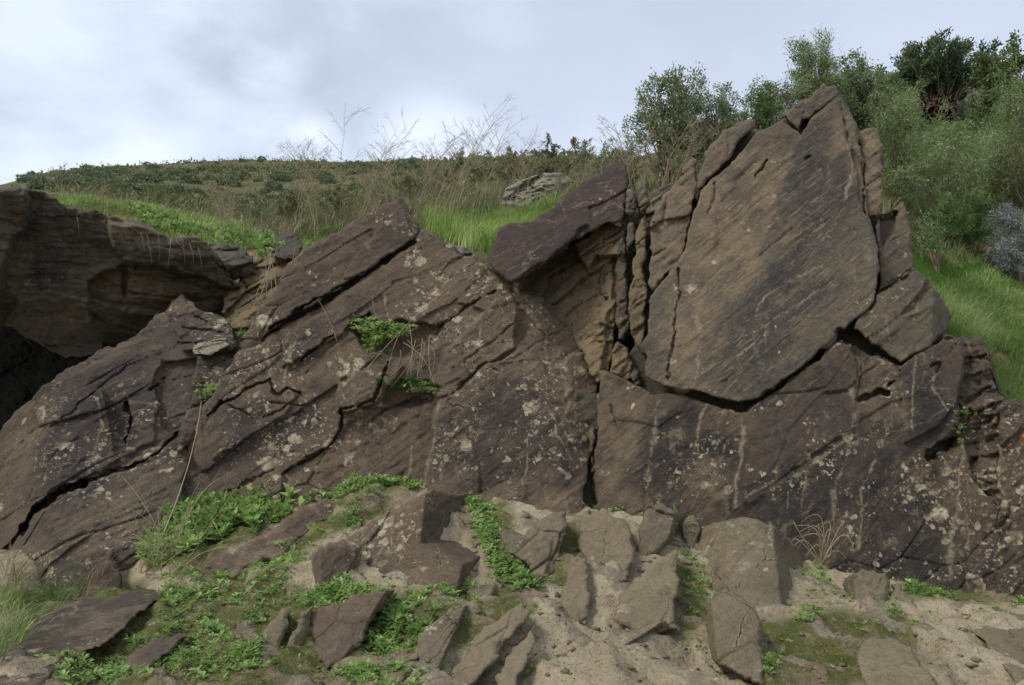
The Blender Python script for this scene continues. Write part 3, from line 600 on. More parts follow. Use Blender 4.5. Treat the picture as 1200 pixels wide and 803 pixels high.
    rr, ee = edge; chip = 1 + .9 * fbm(p * 7, 3, .6, 19)
    d = d + ee * sc * np.clip(1 - sdist / (rr * chip.clip(.3, 3)), 0, 1) ** 1.7
    att = {k: np.zeros(len(x)) for k in ('vein', 'tan', 'dark', 'lich', 'orange', 'soil', 'moss')}
    if marks:
        jx = x + 3. * fbm(p * 6, 4, .65, 23); jy = y + 3. * fbm(p * 6 + 9, 4, .65, 24); lo = (x.min() - 6, y.min() - 6, x.max() + 6, y.max() + 6)
        def hit(pl): return any(lo[0] < a < lo[2] and lo[1] < b < lo[3] for a, b in pl)
        for pl, wd, dp in CRACKS:
            if not hit(pl): continue
            pl2 = refine(pl + pl[::-1][1:-1], 7., .05, 1) if False else pl
            dd, _, _ = seg_dist(jx, jy, pl2); wv = wd * .72 * (1 + 1.0 * fbm(p * 9, 3, .6, 25)); d = d + dp * 1.1 * sstep(1.5, .5, dd / wv.clip(.25)) * sstep(.1, .5, wv)
        for pl, wd in VEINS:
            if not hit(pl): continue
            dd, _, _ = seg_dist(jx, jy, pl); vv = sstep(1.9, .2, dd / (wd * .62 * (1 + 1.2 * fbm(p * 9, 4, .65, 26))).clip(.3)) * np.maximum(sstep(-.6, -.1, fbm(p * 3, 3, .6, 28)), .8 if wd >= 2.4 else 0); att['vein'] = np.maximum(att['vein'], vv)
        wb = 22 * fbm(q * np.array([2., 2., 7.]), 5, .62, 27)
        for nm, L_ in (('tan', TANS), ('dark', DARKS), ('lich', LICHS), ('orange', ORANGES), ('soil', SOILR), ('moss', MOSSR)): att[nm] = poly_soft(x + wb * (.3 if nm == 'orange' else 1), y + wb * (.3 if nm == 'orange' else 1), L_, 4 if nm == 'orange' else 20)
    if rim: att['soil'] = np.maximum(att['soil'], .85 * sstep(y.max() - 34, y.max() - 4, y + 30 * fbm(p * 4, 4, .65, 44)) if rim else 0); att['soil'] = np.maximum(att['soil'], (.5 * soily if rim else 0) * sstep(.05, .5, fbm(p * 5, 4, .65, 45))); att['tan'] = np.maximum(att['tan'], rim * np.clip(1 - sdist / (5 + 5 * fbm(p * 6, 3, .6, 41)).clip(1.5), 0, 1))
    if extra:
        for k, val in extra.items(): att[k] = np.maximum(att[k], val)
    V0 = P(x, y, d)
    # sides: rings of the boundary loop pushed back and drawn in
    ctr = V0.mean(0); fwd = ctr - np.array([0, 0, CAMZ]); fwd /= np.linalg.norm(fwd)
    nb = len(bv); idx = -np.ones(len(x), int); idx[bv] = np.arange(nb); B = V0[bv]; rings = []; VS = [V0]; base = len(x); faces = [Fq]
    prev = bv.copy(); ts = [.03, .09, .18, .32, .5, .75, 1.]
    for t in ts:
        off = fwd * thick * t + (ctr - B) * (taper * t ** 1.4) + (fbm(B * 5 + t * 9, 3, .6, 31)[:, None] * (ctr - B) * .06)
        rad = (ctr - B); rad = rad / (np.linalg.norm(rad, axis=1, keepdims=True) + 1e-6)
        off = off + rad * ((.004 if t < .05 else .012) + (.012 if t < .05 else .03) * np.abs(fbm(B * 9 + t * 31, 3, .6, 33)[:, None])) * sc
        VS.append(B + off); cur = base + np.arange(nb); base += nb
        a, b = BE[:, 0], BE[:, 1]; pa, pb, ca_, cb_ = prev[idx[a]], prev[idx[b]], cur[idx[a]], cur[idx[b]]
        faces.append(np.stack([pb, pa, ca_, cb_], -1)); prev = cur
    VS.append((ctr + fwd * thick * 1.05)[None]); a, b = BE[:, 0], BE[:, 1]
    faces.append(np.stack([prev[idx[b]], prev[idx[a]], np.full(len(a), base)], -1))
    V = np.concatenate(VS); full = {}
    for k, a_ in att.items(): full[k] = np.concatenate([a_] + [a_[bv]] * len(ts) + [[0.]])
    # put the origin at the foot of the block
    loc = (float(ctr[0]), float(ctr[1]), float(V0[:, 2].min()))
    o = mesh_obj(name, V, faces, mat, loc=loc, attrs=full, smooth=False); return tag(o, label, cat)

# ------------------------------------------------------------------ the outcrop
PLr = plane((700, 600, 5.25), (1100, 683, 4.85), (960, 105, 5.95))
PLc = plane((250, 590, 5.0), (660, 590, 5.25), (470, 235, 6.15))
def off(f, k): return lambda x, y: 1 / (1 / f(x, y) + k)
def D(f, x, y): return float(1 / f(x, y))

rock('outcrop_slab', 'tall upright grey-brown slab with diagonal striations above the long curved crack',
     [(757, 440), (782, 451), (811, 455), (832, 462), (867, 470), (889, 466), (907, 453), (950, 420), (985, 388), (1020, 357), (1025, 340), (1028, 290), (1016, 253), (1010, 213), (1007, 180), (1002, 147), (990, 127), (981, 113), (966, 126), (948, 143), (938, 160), (930, 153), (917, 143), (900, 153), (888, 158), (865, 184), (845, 204), (822, 225), (813, 253), (804, 293), (791, 314), (764, 346), (759, 400)],
     [[off(PLr, -.06)]], M_right, thick=.9, amp=.6, strike=40, edge=(1.5, .012), jag=.04, blocky=.35, ripple=.12, grow=1.5, s=1.4, joint=.1,
     steps=[([(757, 330), (795, 300), (792, 360), (784, 450), (750, 450)], .035), ([(985, 120), (1030, 250), (1030, 300), (1012, 250), (1000, 190)], .04), ([(838, 300), (842, 240), (905, 160), (935, 160), (900, 260), (880, 300)], .02, 4)])
rock('summit_block', 'angular brown block crowning the tall slab, right of the narrow split at the summit',
     [(945, 117), (955, 110), (960, 106), (964, 99), (969, 104), (978, 101), (981, 110), (972, 118), (964, 124), (950, 137), (942, 138), (944, 127)], [[off(PLr, -.04)]], M_right, thick=.5, s=1.3, grow=2., ripple=.3, edge=(2, .015))
rock('summit_block', 'small triangular brown block left of the narrow split at the summit of the tall slab',
     [(916, 139), (924, 130), (932, 124), (945, 116), (943, 128), (940, 140), (936, 153), (929, 144), (922, 135)], [[off(PLr, -.02)]], M_right, thick=.5, s=1.3, grow=1.5, ripple=.3, edge=(2, .015))
rock('leaning_flake', 'long brown flake leaning on the upper left shoulder of the tall slab',
     [(817, 223), (821, 202), (829, 177), (847, 156), (860, 150), (874, 142), (884, 142), (884, 151), (866, 164), (858, 176), (850, 188), (838, 202), (826, 215)], [[off(PLr, -.06)]], M_right, thick=.5, s=1.4, grow=2.5, ripple=.3, edge=(3, .02), extra={'tan': .5})
rock('upright_spire', 'narrow tan rock pillar left of the tall slab, beside the dark cleft',
     [(810, 187), (800, 196), (790, 219), (776, 235), (769, 246), (764, 280), (761, 334), (765, 341), (784, 315), (800, 305), (804, 278), (811, 236), (816, 222), (816, 190)], [[off(PLr, .02)]], M_right, thick=.6, s=1.4, grow=1.5, ripple=.4, extra={'tan': .6})
rock('edge_flake', 'tall thin ochre flake split from the upper right edge of the tall slab',
     [(1004, 157), (1018, 152), (1029, 153), (1034, 173), (1033, 227), (1029, 250), (1018, 253), (1012, 232), (1011, 205), (1008, 185)], [[off(PLr, .02)]], M_right, thick=.5, s=1.3, grow=2., ripple=.4, extra={'tan': .9})
rock('outcrop_block', 'small dark spiky block wedged at the right edge of the tall slab',
     [(1031, 257), (1045, 249), (1056, 237), (1063, 252), (1066, 277), (1070, 311), (1050, 328), (1029, 342), (1031, 291)], [[off(PLr, .06)]], M_right, thick=.6, s=1.4, grow=2., ripple=.5, steps=[([(1030, 255), (1052, 248), (1048, 275), (1034, 290)], .10)])
rock('outcrop_block', 'brown five-sided block below the spiky one, right of the long diagonal crack',
     [(1002, 385), (1006, 372), (1028, 347), (1070, 315), (1084, 326), (1092, 340), (1105, 353), (1114, 371), (1109, 386), (1096, 397), (1056, 423), (1035, 408)], [[off(PLr, -.03), plane((1092, 340, D(PLr, 1092, 340)), (1096, 397, D(PLr, 1096, 397)), (1115, 370, D(PLr, 1115, 370) + .25))]], M_right, thick=.8, ripple=.15, grow=2., extra={'dark': .2})
rock('outcrop_base_slab', 'huge dark slab at the foot of the cliff, streaked with pale vertical drips, beneath the long crack',
     [(690, 640), (692, 560), (693, 504), (700, 474), (706, 437), (728, 443), (763, 463), (785, 461), (809, 466), (832, 474), (872, 482), (905, 460), (950, 427), (981, 396), (1002, 402), (1029, 414), (1055, 430), (1085, 410), (1109, 391), (1125, 401), (1129, 420), (1130, 439), (1122, 465), (1126, 513), (1140, 560), (1172, 600), (1180, 740), (1090, 740), (1000, 730), (850, 670), (760, 640)],
     [[off(PLr, .0)]], M_lower, thick=1.0, amp=.7, strike=40, blocky=.7, ripple=.10, s=1.4,
     steps=[([(872, 482), (950, 425), (981, 394), (1004, 404), (1004, 500), (860, 598)], -.03), ([(1055, 428), (1109, 390), (1130, 400), (1125, 470), (1100, 500), (1060, 520)], -.03), ([(1085, 535), (1120, 500), (1130, 520), (1100, 560)], .05, 3),
            ([(706, 436), (740, 446), (745, 600), (690, 620), (692, 500)], .03, 5), ([(1000, 395), (1035, 412), (1018, 428), (1000, 415)], .10, 3)])
rock('strata_rock', 'stack of thin ragged rock layers at the right end of the cliff, below green grass',
     [(1126, 402), (1136, 398), (1151, 392), (1154, 405), (1159, 422), (1163, 445), (1172, 463), (1200, 470), (1240, 490), (1300, 560), (1300, 740), (1172, 740), (1150, 640), (1136, 560), (1122, 513), (1118, 465), (1126, 440)],
     [[off(PLr, .08)]], M_lower, thick=1.0, strike=8, amp=1.8, jag=.12, steps=[([(1150, 500), (1180, 470), (1175, 740), (1140, 700)], -.05)])
rock('outcrop_block', 'rock at the right edge of the view crusted with cream and orange lichen',
     [(1168, 480), (1185, 468), (1202, 474), (1260, 500), (1300, 560), (1300, 745), (1160, 745), (1166, 640), (1168, 560)], [[off(PLr, -.03)]], M_lower, thick=.9, extra={'lich': .35})
rock('outcrop_slab', 'broad purple-brown slab filling the middle of the cliff, spotted with cream lichen',
     [(300, 405), (330, 385), (360, 367), (400, 342), (440, 316), (488, 285), (494, 268), (506, 271), (517, 281), (533, 296), (550, 300), (575, 315), (597, 330), (633, 353), (670, 383), (693, 413), (700, 440), (700, 483), (693, 533), (683, 573), (684, 620), (550, 640), (350, 640), (180, 660), (192, 595), (212, 540), (234, 490), (254, 456), (268, 430), (281, 410)],
     [[PLc, plane((640, 432, D(PLc, 640, 432)), (660, 560, D(PLc, 660, 560)), (700, 500, D(PLc, 700, 500) + .22))]], M_center, thick=1.0, amp=.85, strike=36, ripple=.15, s=1.4,
     steps=[([(497, 620), (503, 540), (510, 480), (550, 446), (580, 425), (607, 409), (622, 414), (640, 432), (660, 430), (683, 412), (705, 440), (700, 640)], -.09),
            ([(515, 468), (500, 460), (520, 415), (560, 375), (600, 346), (609, 362), (604, 408), (570, 425), (540, 448)], -.06), ([(609, 362), (620, 372), (640, 400), (640, 425), (622, 412), (606, 405)], .03),
            ([(350, 382), (400, 361), (411, 366), (410, 384), (385, 400), (345, 424), (330, 430)], -.05), ([(395, 482), (402, 440), (440, 428), (470, 424), (466, 442), (445, 472), (412, 482)], -.09),
            ([(240, 488), (313, 446), (352, 458), (340, 478), (250, 540)], -.03), ([(410, 384), (460, 380), (520, 380), (510, 405), (470, 420), (430, 410)], .10, 3), ([(444, 470), (468, 445), (515, 455), (505, 470), (460, 478)], .10, 3),
            ([(330, 556), (390, 524), (420, 480), (497, 470), (500, 600), (330, 620)], .04)])
rock('outcrop_slab', 'sloping brown slab at the top of the cliff left of centre, above the straight diagonal crack',
     [(467, 232), (477, 243), (482, 258), (490, 268), (486, 279), (440, 310), (400, 336), (360, 361), (330, 379), (302, 399), (285, 395), (300, 372), (317, 352), (333, 318), (350, 300), (367, 288), (400, 270), (430, 251), (450, 239)],
     [[off(PLc, -.02), plane((467, 232, D(PLc, 467, 232)), (487, 280, D(PLc, 487, 280)), (500, 250, D(PLc, 500, 250) + .3))]], M_center, thick=.9, strike=34, amp=.7, ripple=.15, grow=1.5, s=1.4, extra={'dark': .15})
PLw = plane((583, 300, 6.0), (700, 240, 6.15), (650, 230, 6.35))
rock('overhanging_wedge', 'dark maroon wedge of rock jutting over a shadowed hollow near the top of the cliff',
     [(570, 304), (578, 285), (583, 270), (593, 262), (623, 260), (637, 250), (657, 233), (683, 213), (707, 200), (720, 188), (733, 193), (735, 217), (732, 250), (727, 268), (715, 260), (697, 271), (670, 283), (645, 304), (625, 317), (600, 333), (577, 318)],
     [[PLw]], M_wedge, thick=.75, taper=.1, amp=.7, strike=34, ripple=.2, edge=(4, .03), steps=[([(583, 270), (593, 262), (640, 258), (690, 262), (670, 283), (630, 310), (600, 333), (570, 310)], -.06)])
rock('fractured_face', 'pale tan fractured rock face in the hollow under the maroon wedge',
     [(585, 330), (620, 290), (690, 240), (738, 240), (734, 270), (728, 310), (724, 350), (719, 400), (712, 440), (700, 450), (690, 430), (668, 390), (630, 370), (600, 350)],
     [[plane((640, 360, 6.22), (715, 260, 6.34), (710, 430, 5.66)), ]], M_tan, thick=.6, amp=1.1, strike=36, blocky=1.3,
     steps=[([(670, 285), (735, 240), (730, 300), (700, 300), (690, 320)], -.14), ([(695, 378), (722, 350), (718, 400), (700, 400)], -.06), ([(720, 300), (735, 300), (735, 440), (705, 450)], .08, 3)])
for k, (lab, ol, dd) in enumerate([
    ('longest grey sliver of rock standing inside the dark cleft', [(753, 256), (760, 266), (758, 297), (753, 313), (760, 340), (757, 380), (752, 420), (744, 400), (738, 380), (736, 345), (741, 307), (745, 273)], -.02),
    ('short dark knob of rock at the head of the cleft, touching the maroon wedge', [(734, 224), (741, 221), (746, 230), (745, 245), (740, 256), (733, 250)], .05),
    ('pointed brown splinter at the head of the cleft beside the bright grass', [(748, 212), (752, 212), (758, 225), (763, 238), (757, 246), (749, 252), (745, 235)], .10),
    ('small dark sliver between the knob and the long sliver in the cleft', [(736, 262), (742, 260), (744, 272), (740, 290), (735, 300), (733, 280)], .05),
    ('tan stone jammed at the bottom of the dark cleft', [(714, 437), (716, 412), (724, 400), (736, 408), (742, 425), (738, 445), (728, 446)], .04),
    ('small brown stone jammed between the cleft bottom and the foot of the tall slab', [(736, 440), (742, 424), (750, 436), (752, 452), (744, 456)], .06),
    ('thin dark layer of rock along the left wall of the cleft', [(727, 268), (734, 272), (735, 310), (736, 345), (738, 385), (732, 400), (724, 398), (722, 350), (724, 300)], .16)]):
    rock('cleft_sliver', lab, ol, [[off(PLr, .08 + dd)]], M_tan if 'tan' in lab else M_right, thick=.45, s=1.3, edge=(3, .04), marks=False, extra={'dark': .3} if 'dark' in lab else {'tan': .1})
rock('cleft_back_wall', 'shadowed rock wall deep inside the dark cleft',
     [(700, 225), (760, 225), (815, 210), (830, 240), (820, 330), (800, 480), (700, 480)], [[off(PLr, 1.2)]], M_bould, thick=.3, marks=False)

rock('outcrop_core', 'shadowed solid rock seen only through the cracks around the tall upright slab',
     [(814, 250), (828, 196), (852, 168), (884, 153), (921, 136), (950, 117), (970, 108), (990, 135), (1006, 165), (1030, 168), (1028, 250), (1056, 258), (1062, 310), (1088, 345), (1100, 380), (1118, 410), (1150, 470), (1165, 720), (700, 690), (716, 470), (765, 350), (790, 235), (808, 215)], [[off(PLr, .20)]], M_bould, thick=.6, marks=False, s=3)
rock('outcrop_core', 'shadowed solid rock seen only through the cracks of the broad purple-brown slab',
     [(466, 242), (500, 278), (560, 310), (630, 360), (685, 425), (688, 600), (240, 620), (262, 470), (300, 385), (345, 320), (400, 282)], [[off(PLc, .20)]], M_bould, thick=.6, marks=False, s=3)
rock('outcrop_core', 'shadowed rock seen only through the upright joint between the two biggest slabs', [(672, 458), (722, 466), (735, 640), (650, 640)], [[off(PLr, .16)]], M_bould, thick=.5, marks=False, s=3)
# left part
PLs = plane((0, 660, 4.45), (220, 530, 5.15), (220, 350, 6.0))
rock('outcrop_slab', 'tilted dark slab at the lower left leaning against the cave mouth',
     [(-60, 560), (0, 513), (25, 476), (48, 453), (75, 435), (98, 424), (120, 412), (140, 402), (167, 386), (180, 372), (193, 369), (200, 356), (209, 350), (227, 357), (245, 366), (260, 371), (271, 385), (274, 404), (270, 430), (262, 450), (250, 475), (232, 515), (215, 560), (205, 620), (150, 730), (0, 780), (-60, 780)],
     [[PLs, plane((52, 455, D(PLs, 52, 455)), (56, 640, D(PLs, 56, 640)), (0, 520, D(PLs, 0, 520) + .35))]], M_left, thick=1.0, amp=1.0, strike=33, ripple=.4, s=1.4,
     steps=[([(195, 365), (210, 348), (275, 375), (278, 410), (215, 412)], -.06), ([(190, 425), (230, 420), (245, 470), (215, 520), (190, 500), (180, 450)], .06), ([(-10, 660), (75, 576), (210, 512), (230, 560), (190, 640), (0, 760)], -.04), ([(60, 455), (150, 402), (190, 420), (180, 520), (80, 570), (55, 590)], -.03)])
PLb = plane((20, 300, 5.7), (250, 320, 6.3), (100, 250, 5.78))
rock('overhanging_boulder', 'massive dark boulder roofing the cave at the left edge, grass along its top',
     [(-120, 230), (-40, 222), (0, 219), (20, 217), (40, 223), (67, 234), (90, 243), (120, 250), (150, 257), (183, 269), (217, 277), (243, 284), (256, 300), (268, 320), (281, 337), (280, 346), (268, 360), (200, 400), (120, 415), (77, 420), (60, 412), (43, 401), (20, 388), (0, 383), (-120, 400)],
     [[PLb, plane((0, 340, 5.72), (250, 335, 6.25), (80, 400, 6.45))]], M_bould, thick=4.6, taper=-.02, ripple=.8, joint=.6, amp=1.6, strike=2, warp=5, cellsize=.8,
     steps=[([(-120, 230), (0, 219), (30, 222), (35, 250), (10, 300), (-20, 400), (-120, 400)], -.14, 4), ([(128, 260), (250, 280), (285, 340), (232, 324), (187, 312), (150, 308), (132, 290)], -.12, 3), ([(20, 350), (105, 352), (108, 380), (60, 400), (0, 390)], -.08, 3), ([(104, 330), (150, 310), (145, 360), (108, 350)], .10, 2), ([(145, 318), (275, 342), (260, 370), (150, 365)], .05, 3)])
rock('cave_back_wall', 'rock wall painted shade-black at the back of the cave under the left boulder',
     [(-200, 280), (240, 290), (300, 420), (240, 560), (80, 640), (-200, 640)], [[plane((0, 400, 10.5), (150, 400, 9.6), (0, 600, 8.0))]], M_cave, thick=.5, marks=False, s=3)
rock('cave_light_blocker', 'unseen rock added left of the cave to block light, beyond the view',
     [(-330, 200), (-60, 210), (-70, 420), (-60, 700), (-330, 780)], [[plane((-60, 300, 5.9), (-60, 600, 5.2), (-300, 400, 4.8))]], M_bould, thick=3., marks=False, s=4, taper=0)  # added out of view to keep light from entering the cave's left side
rock('outcrop_block', 'blocky dark boulder wedged right of the cave roof under the grass',
     [(243, 285), (262, 284), (285, 290), (296, 300), (298, 318), (292, 328), (270, 330), (258, 318), (250, 300)], [[plane((245, 300, 6.25), (298, 310, 6.45), (270, 284, 6.5)), plane((258, 318, 6.3), (292, 328, 6.4), (280, 310, 6.3))]], M_bould, thick=.5, s=1.4, amp=1.4, jag=.11)
rock('outcrop_block', 'squat grey-green block perched at the top of the gully left of the sloping slab',
     [(316, 300), (318, 283), (328, 274), (348, 276), (356, 286), (352, 297), (335, 305)], [[plane((316, 300, 6.45), (356, 300, 6.45), (335, 275, 6.7))]], M_bould, thick=.45, s=1.4, jag=.11, amp=1.3)
rock('gully_rock', 'crumbling tan bedrock in the gully between the left boulder and the sloping slab',
     [(262, 350), (275, 335), (292, 320), (300, 300), (318, 296), (340, 300), (360, 290), (340, 320), (330, 345), (310, 375), (295, 400), (275, 440), (262, 430), (268, 395)], [[plane((262, 430, 5.75), (330, 300, 6.6), (360, 330, 6.3))]], M_tan, thick=.6, amp=1.7, jag=.12, blocky=1.6)
rock('gully_rock', 'small dark stone in the gully above the clover tuft', [(296, 372), (304, 366), (313, 368), (318, 378), (310, 390), (300, 396), (292, 388)], [[plane((296, 390, 5.85), (318, 380, 5.9), (305, 366, 6.0))]], M_bould, thick=.3, s=1.2)
rock('flat_stone', 'thin pale flat stone lying on the lower left slab beside the gully', [(225, 410), (232, 402), (250, 398), (266, 396), (270, 404), (258, 410), (236, 415), (228, 415)], [[plane((225, 412, 5.55), (270, 404, 5.65), (245, 398, 5.7))]], M_pale, thick=.25, s=1.2, strike=5)
rock('gully_rock', 'pile of grey layered rock at the foot of the gully beside the tilted slab', [(232, 420), (262, 412), (268, 430), (255, 455), (240, 485), (222, 520), (208, 540), (212, 500), (225, 470)], [[plane((232, 430, 5.6), (222, 520, 5.15), (268, 430, 5.75))]], M_left, thick=.5, amp=1.5, strike=10)
# rocks on the slope above
def drock(name, label, ol, d, lean, mat, **k):
    ys_ = [a[1] for a in ol]; y1, y0 = max(ys_), min(ys_); xm = sum(a[0] for a in ol) / len(ol)
    return rock(name, label, ol, [[plane((xm - 10, y1, d), (xm + 10, y1, d), (xm, y0, d + lean)), plane((xm - 12, y1, d - .0), (xm, y0, d + lean), (xm + 40, y1, d + lean * 1.2))]], mat, **k)
drock('rock_outcrop', 'low pale grey crumbly outcrop in the grass behind the maroon wedge', [(588, 240), (592, 222), (606, 210), (625, 206), (645, 203), (660, 203), (672, 212), (680, 222), (672, 236), (640, 245)], 9.5, 1.2, M_pale, thick=1., amp=3., jag=.12, marks=False, s=1.3)
drock('rock_outcrop', 'jagged red rock outcrop under the dark tree high on the right', [(1084, 150), (1086, 128), (1094, 112), (1106, 110), (1122, 116), (1126, 132), (1122, 150)], 22, 2., M_redrock, thick=2., amp=5., jag=.13, marks=False, s=1.3)
drock('rock_outcrop', 'tan layered rock shelf left of the red outcrop high on the right', [(1036, 128), (1040, 116), (1056, 112), (1074, 112), (1084, 124), (1082, 136), (1062, 134)], 22, 1.5, M_foret, thick=2., amp=4., jag=.12, marks=False, s=1.3)
drock('rock_outcrop', 'tiny pale crag beside the grass behind the broad slab', [(480, 282), (500, 285), (548, 290), (566, 300), (575, 312), (560, 310), (530, 300), (500, 292)], 7.1, .4, M_pale, thick=.5, amp=1.5, jag=.12, marks=False, s=1.4)
drock('ledge_rock', 'tan earthy ledge between the maroon wedge and the tall slab below the grass', [(757, 262), (758, 240), (766, 232), (780, 228), (792, 215), (806, 210), (806, 262)], 6.6, .3, M_foret, thick=.6, marks=False, s=1.5, amp=1.3)

# ------------------------------------------------------------------ foreground rocks set in the clay
def fg(name, label, ol, groups, base, mat=None, bury=.0, **k):
    """groups with depths relative to the ground at the base pixel"""
    d0 = float(gdepth([base[0]], [base[1]])[0]) + bury
    ys_ = [a[1] for a in ol]; yc = sum(ys_) / len(ys_); ol = [(a, b + 12 * max(0., (b - yc) / (max(ys_) - yc)) ** .7) for a, b in ol]; xb = sum(a[0] for a in ol) / len(ol)
    gs = []
    for g_ in groups:
        mp_ = plane(*[(x, y, d0 + z * 1.15) for x, y, z in g_[0]]); fs = [mp_]
        for f in g_[1:]:      # flanks turn away more sharply than the main face
            q3 = []
            for x, y, z in f:
                m0 = 1 / mp_(x, y); q3.append((x, y, m0 + (d0 + z * 1.15 - m0) * 3.2 if d0 + z > m0 else m0 + (d0 + z * 1.15 - m0) * 1.5))
            fs.append(plane(*q3))
        gs.append(fs)
    return rock(name, label, ol, gs, mat or M_fore, thick=k.pop('thick', .45), s=k.pop('s', 1.5), edge=k.pop('edge', (5, .045)), jag=k.pop('jag', .10), amp=k.pop('amp', 1.0), strike=k.pop('strike', 34), taper=.15, warp=k.pop('warp', 2.5), blocky=k.pop('blocky', .9), rim=.8, **k)
fg('foreground_rock', 'large angular purple rock with a dark stepped right side, in the middle of the foreground',
   [(403, 632), (430, 615), (460, 597), (478, 587), (493, 580), (505, 574), (520, 575), (540, 579), (557, 576), (580, 577), (572, 590), (560, 603), (552, 615), (566, 624), (577, 632), (578, 645), (560, 668), (532, 697), (510, 698), (483, 692), (455, 685), (430, 672), (415, 658)],
   [[[(403, 632, .42), (530, 695, 0), (493, 580, .46)], [(496, 579, .44), (499, 625, .32), (578, 579, .62)]],
    [[(403, 632, .42), (530, 695, 0), (493, 580, .46)], [(536, 668, .03), (530, 697, -.03), (578, 636, .26)], [(500, 652, .10), (536, 666, .03), (548, 614, .50)]]], (530, 697), M_center, soily=.2, amp=.7)
fg('foreground_rock', 'squat brown block with a pale left face, left of the large purple rock',
   [(345, 686), (352, 668), (362, 656), (380, 641), (390, 636), (403, 632), (415, 636), (424, 642), (423, 660), (405, 678), (385, 696), (368, 698), (355, 695)],
   [[[(376, 645, .08), (376, 695, -.02), (424, 650, .20)], [(376, 645, .08), (376, 695, -.02), (345, 686, .12)]]], (376, 695), M_center, soily=.4, amp=.7)
fg('foreground_rock', 'wedge-shaped maroon rock with a dark right flank, below the squat brown block',
   [(360, 722), (385, 711), (417, 697), (440, 694), (463, 691), (452, 710), (436, 728), (417, 752), (400, 768), (383, 775), (372, 760), (366, 740)],
   [[[(366, 725, .22), (385, 775, 0), (455, 692, .33)], [(448, 700, .28), (417, 752, .02), (470, 705, .40)]]], (395, 772), M_center, soily=.4, amp=.7)
fg('foreground_stone', 'thin upright grey splinter left of the wedge-shaped maroon rock', [(332, 768), (340, 745), (352, 720), (366, 709), (364, 730), (352, 758), (342, 774)], [[[(332, 768, 0), (366, 709, .25), (368, 740, .2)]]], (340, 772), s=1.3)
fg('foreground_rock', 'leaning brown rock with a pointed top and black hollow under its right side',
   [(486, 778), (490, 752), (500, 735), (517, 723), (535, 713), (548, 709), (556, 714), (548, 728), (540, 740), (532, 752), (520, 764), (512, 785)], [[[(486, 775, 0), (548, 710, .28), (500, 730, .2)], [(540, 716, .22), (518, 768, .0), (560, 720, .4)]]], (500, 780))
fg('foreground_stone', 'tiny grey stone between the wedge-shaped and the leaning rock', [(474, 713), (482, 705), (492, 703), (490, 711), (480, 717)], [[[(474, 714, 0), (490, 714, .02), (482, 704, .06)]]], (482, 716), s=1.2)
fg('foreground_rock', 'low grey slab dusted with clay sloping down right of the leaning rock', [(520, 790), (545, 765), (563, 740), (590, 720), (611, 706), (624, 716), (612, 732), (597, 750), (575, 775), (545, 800), (520, 806)], [[[(545, 765, .02), (611, 708, .30), (600, 755, .04)]]], (570, 775), M_foret)
fg('foreground_stone', 'small pointed stone in the moss right of the large purple rock', [(548, 692), (562, 686), (581, 682), (580, 692), (566, 702), (553, 706)], [[[(548, 700, 0), (566, 702, 0), (578, 683, .1)]]], (562, 703), s=1.3)
fg('foreground_rock', 'upright brown rock with a dark right edge standing by the weeds in the middle',
   [(583, 622), (600, 622), (616, 628), (628, 616), (641, 605), (652, 600), (663, 599), (664, 617), (656, 640), (652, 660), (642, 676), (628, 672), (620, 656), (606, 648), (590, 636)],
   [[[(617, 628, .18), (630, 672, .02), (655, 600, .30)], [(654, 601, .27), (640, 674, .03), (672, 620, .42)]], [[(583, 622, .28), (617, 630, .22), (620, 660, .12)]]], (632, 676))
fg('foreground_rock', 'pale worn column of rock beside the trodden clay steps', [(655, 712), (657, 695), (663, 672), (668, 655), (678, 650), (688, 656), (690, 680), (689, 714), (672, 722), (658, 718)], [[[(657, 714, 0), (688, 712, 0), (676, 655, .30)]]], (672, 714), M_foret)
fg('foreground_rock', 'reddish block with a grey right corner at the top of the clay steps',
   [(745, 634), (750, 615), (757, 598), (766, 592), (777, 590), (790, 599), (803, 606), (802, 620), (790, 628), (775, 636), (763, 645), (750, 645)], [[[(750, 640, 0), (795, 625, .06), (775, 592, .20)], [(790, 600, .16), (785, 635, .05), (806, 612, .28)]]], (765, 646))
fg('foreground_stone', 'round brown stone touching the reddish block at the top of the steps', [(800, 622), (803, 608), (812, 603), (820, 608), (822, 620), (814, 632), (804, 632)], [[[(800, 630, 0), (822, 628, .04), (811, 604, .12)]]], (811, 632), s=1.2)
fg('foreground_rock', 'sloping tan slab forming the side of the clay steps, above the big wedge', [(715, 716), (725, 700), (740, 684), (762, 665), (780, 654), (796, 643), (798, 680), (798, 728), (770, 730), (740, 726)], [[[(716, 716, .0), (796, 728, -.06), (790, 645, .40)], [(728, 706, .02), (796, 690, .12), (785, 648, .42)]]], (755, 728), M_foret, extra={'dark': .1})
fg('foreground_rock', 'big tan wedge with a ridged crest at the bottom edge right of centre', [(660, 830), (690, 800), (700, 786), (722, 762), (742, 741), (762, 733), (780, 728), (797, 746), (801, 790), (802, 840), (700, 850)], [[[(700, 800, .05), (800, 800, -.02), (775, 730, .42)], [(690, 800, .12), (745, 742, .3), (782, 730, .45)]]], (750, 803), M_foret, thick=.5)
fg('foreground_rock', 'upright brown rock sharp on its left, right of the mossy gully', [(820, 754), (828, 725), (836, 697), (846, 692), (858, 694), (872, 702), (884, 711), (893, 727), (894, 760), (896, 792), (872, 785), (846, 772), (830, 762)],
   [[[(821, 755, .08), (894, 790, -.03), (860, 694, .28)], [(836, 697, .22), (840, 765, .05), (815, 740, .3)]]], (860, 783))
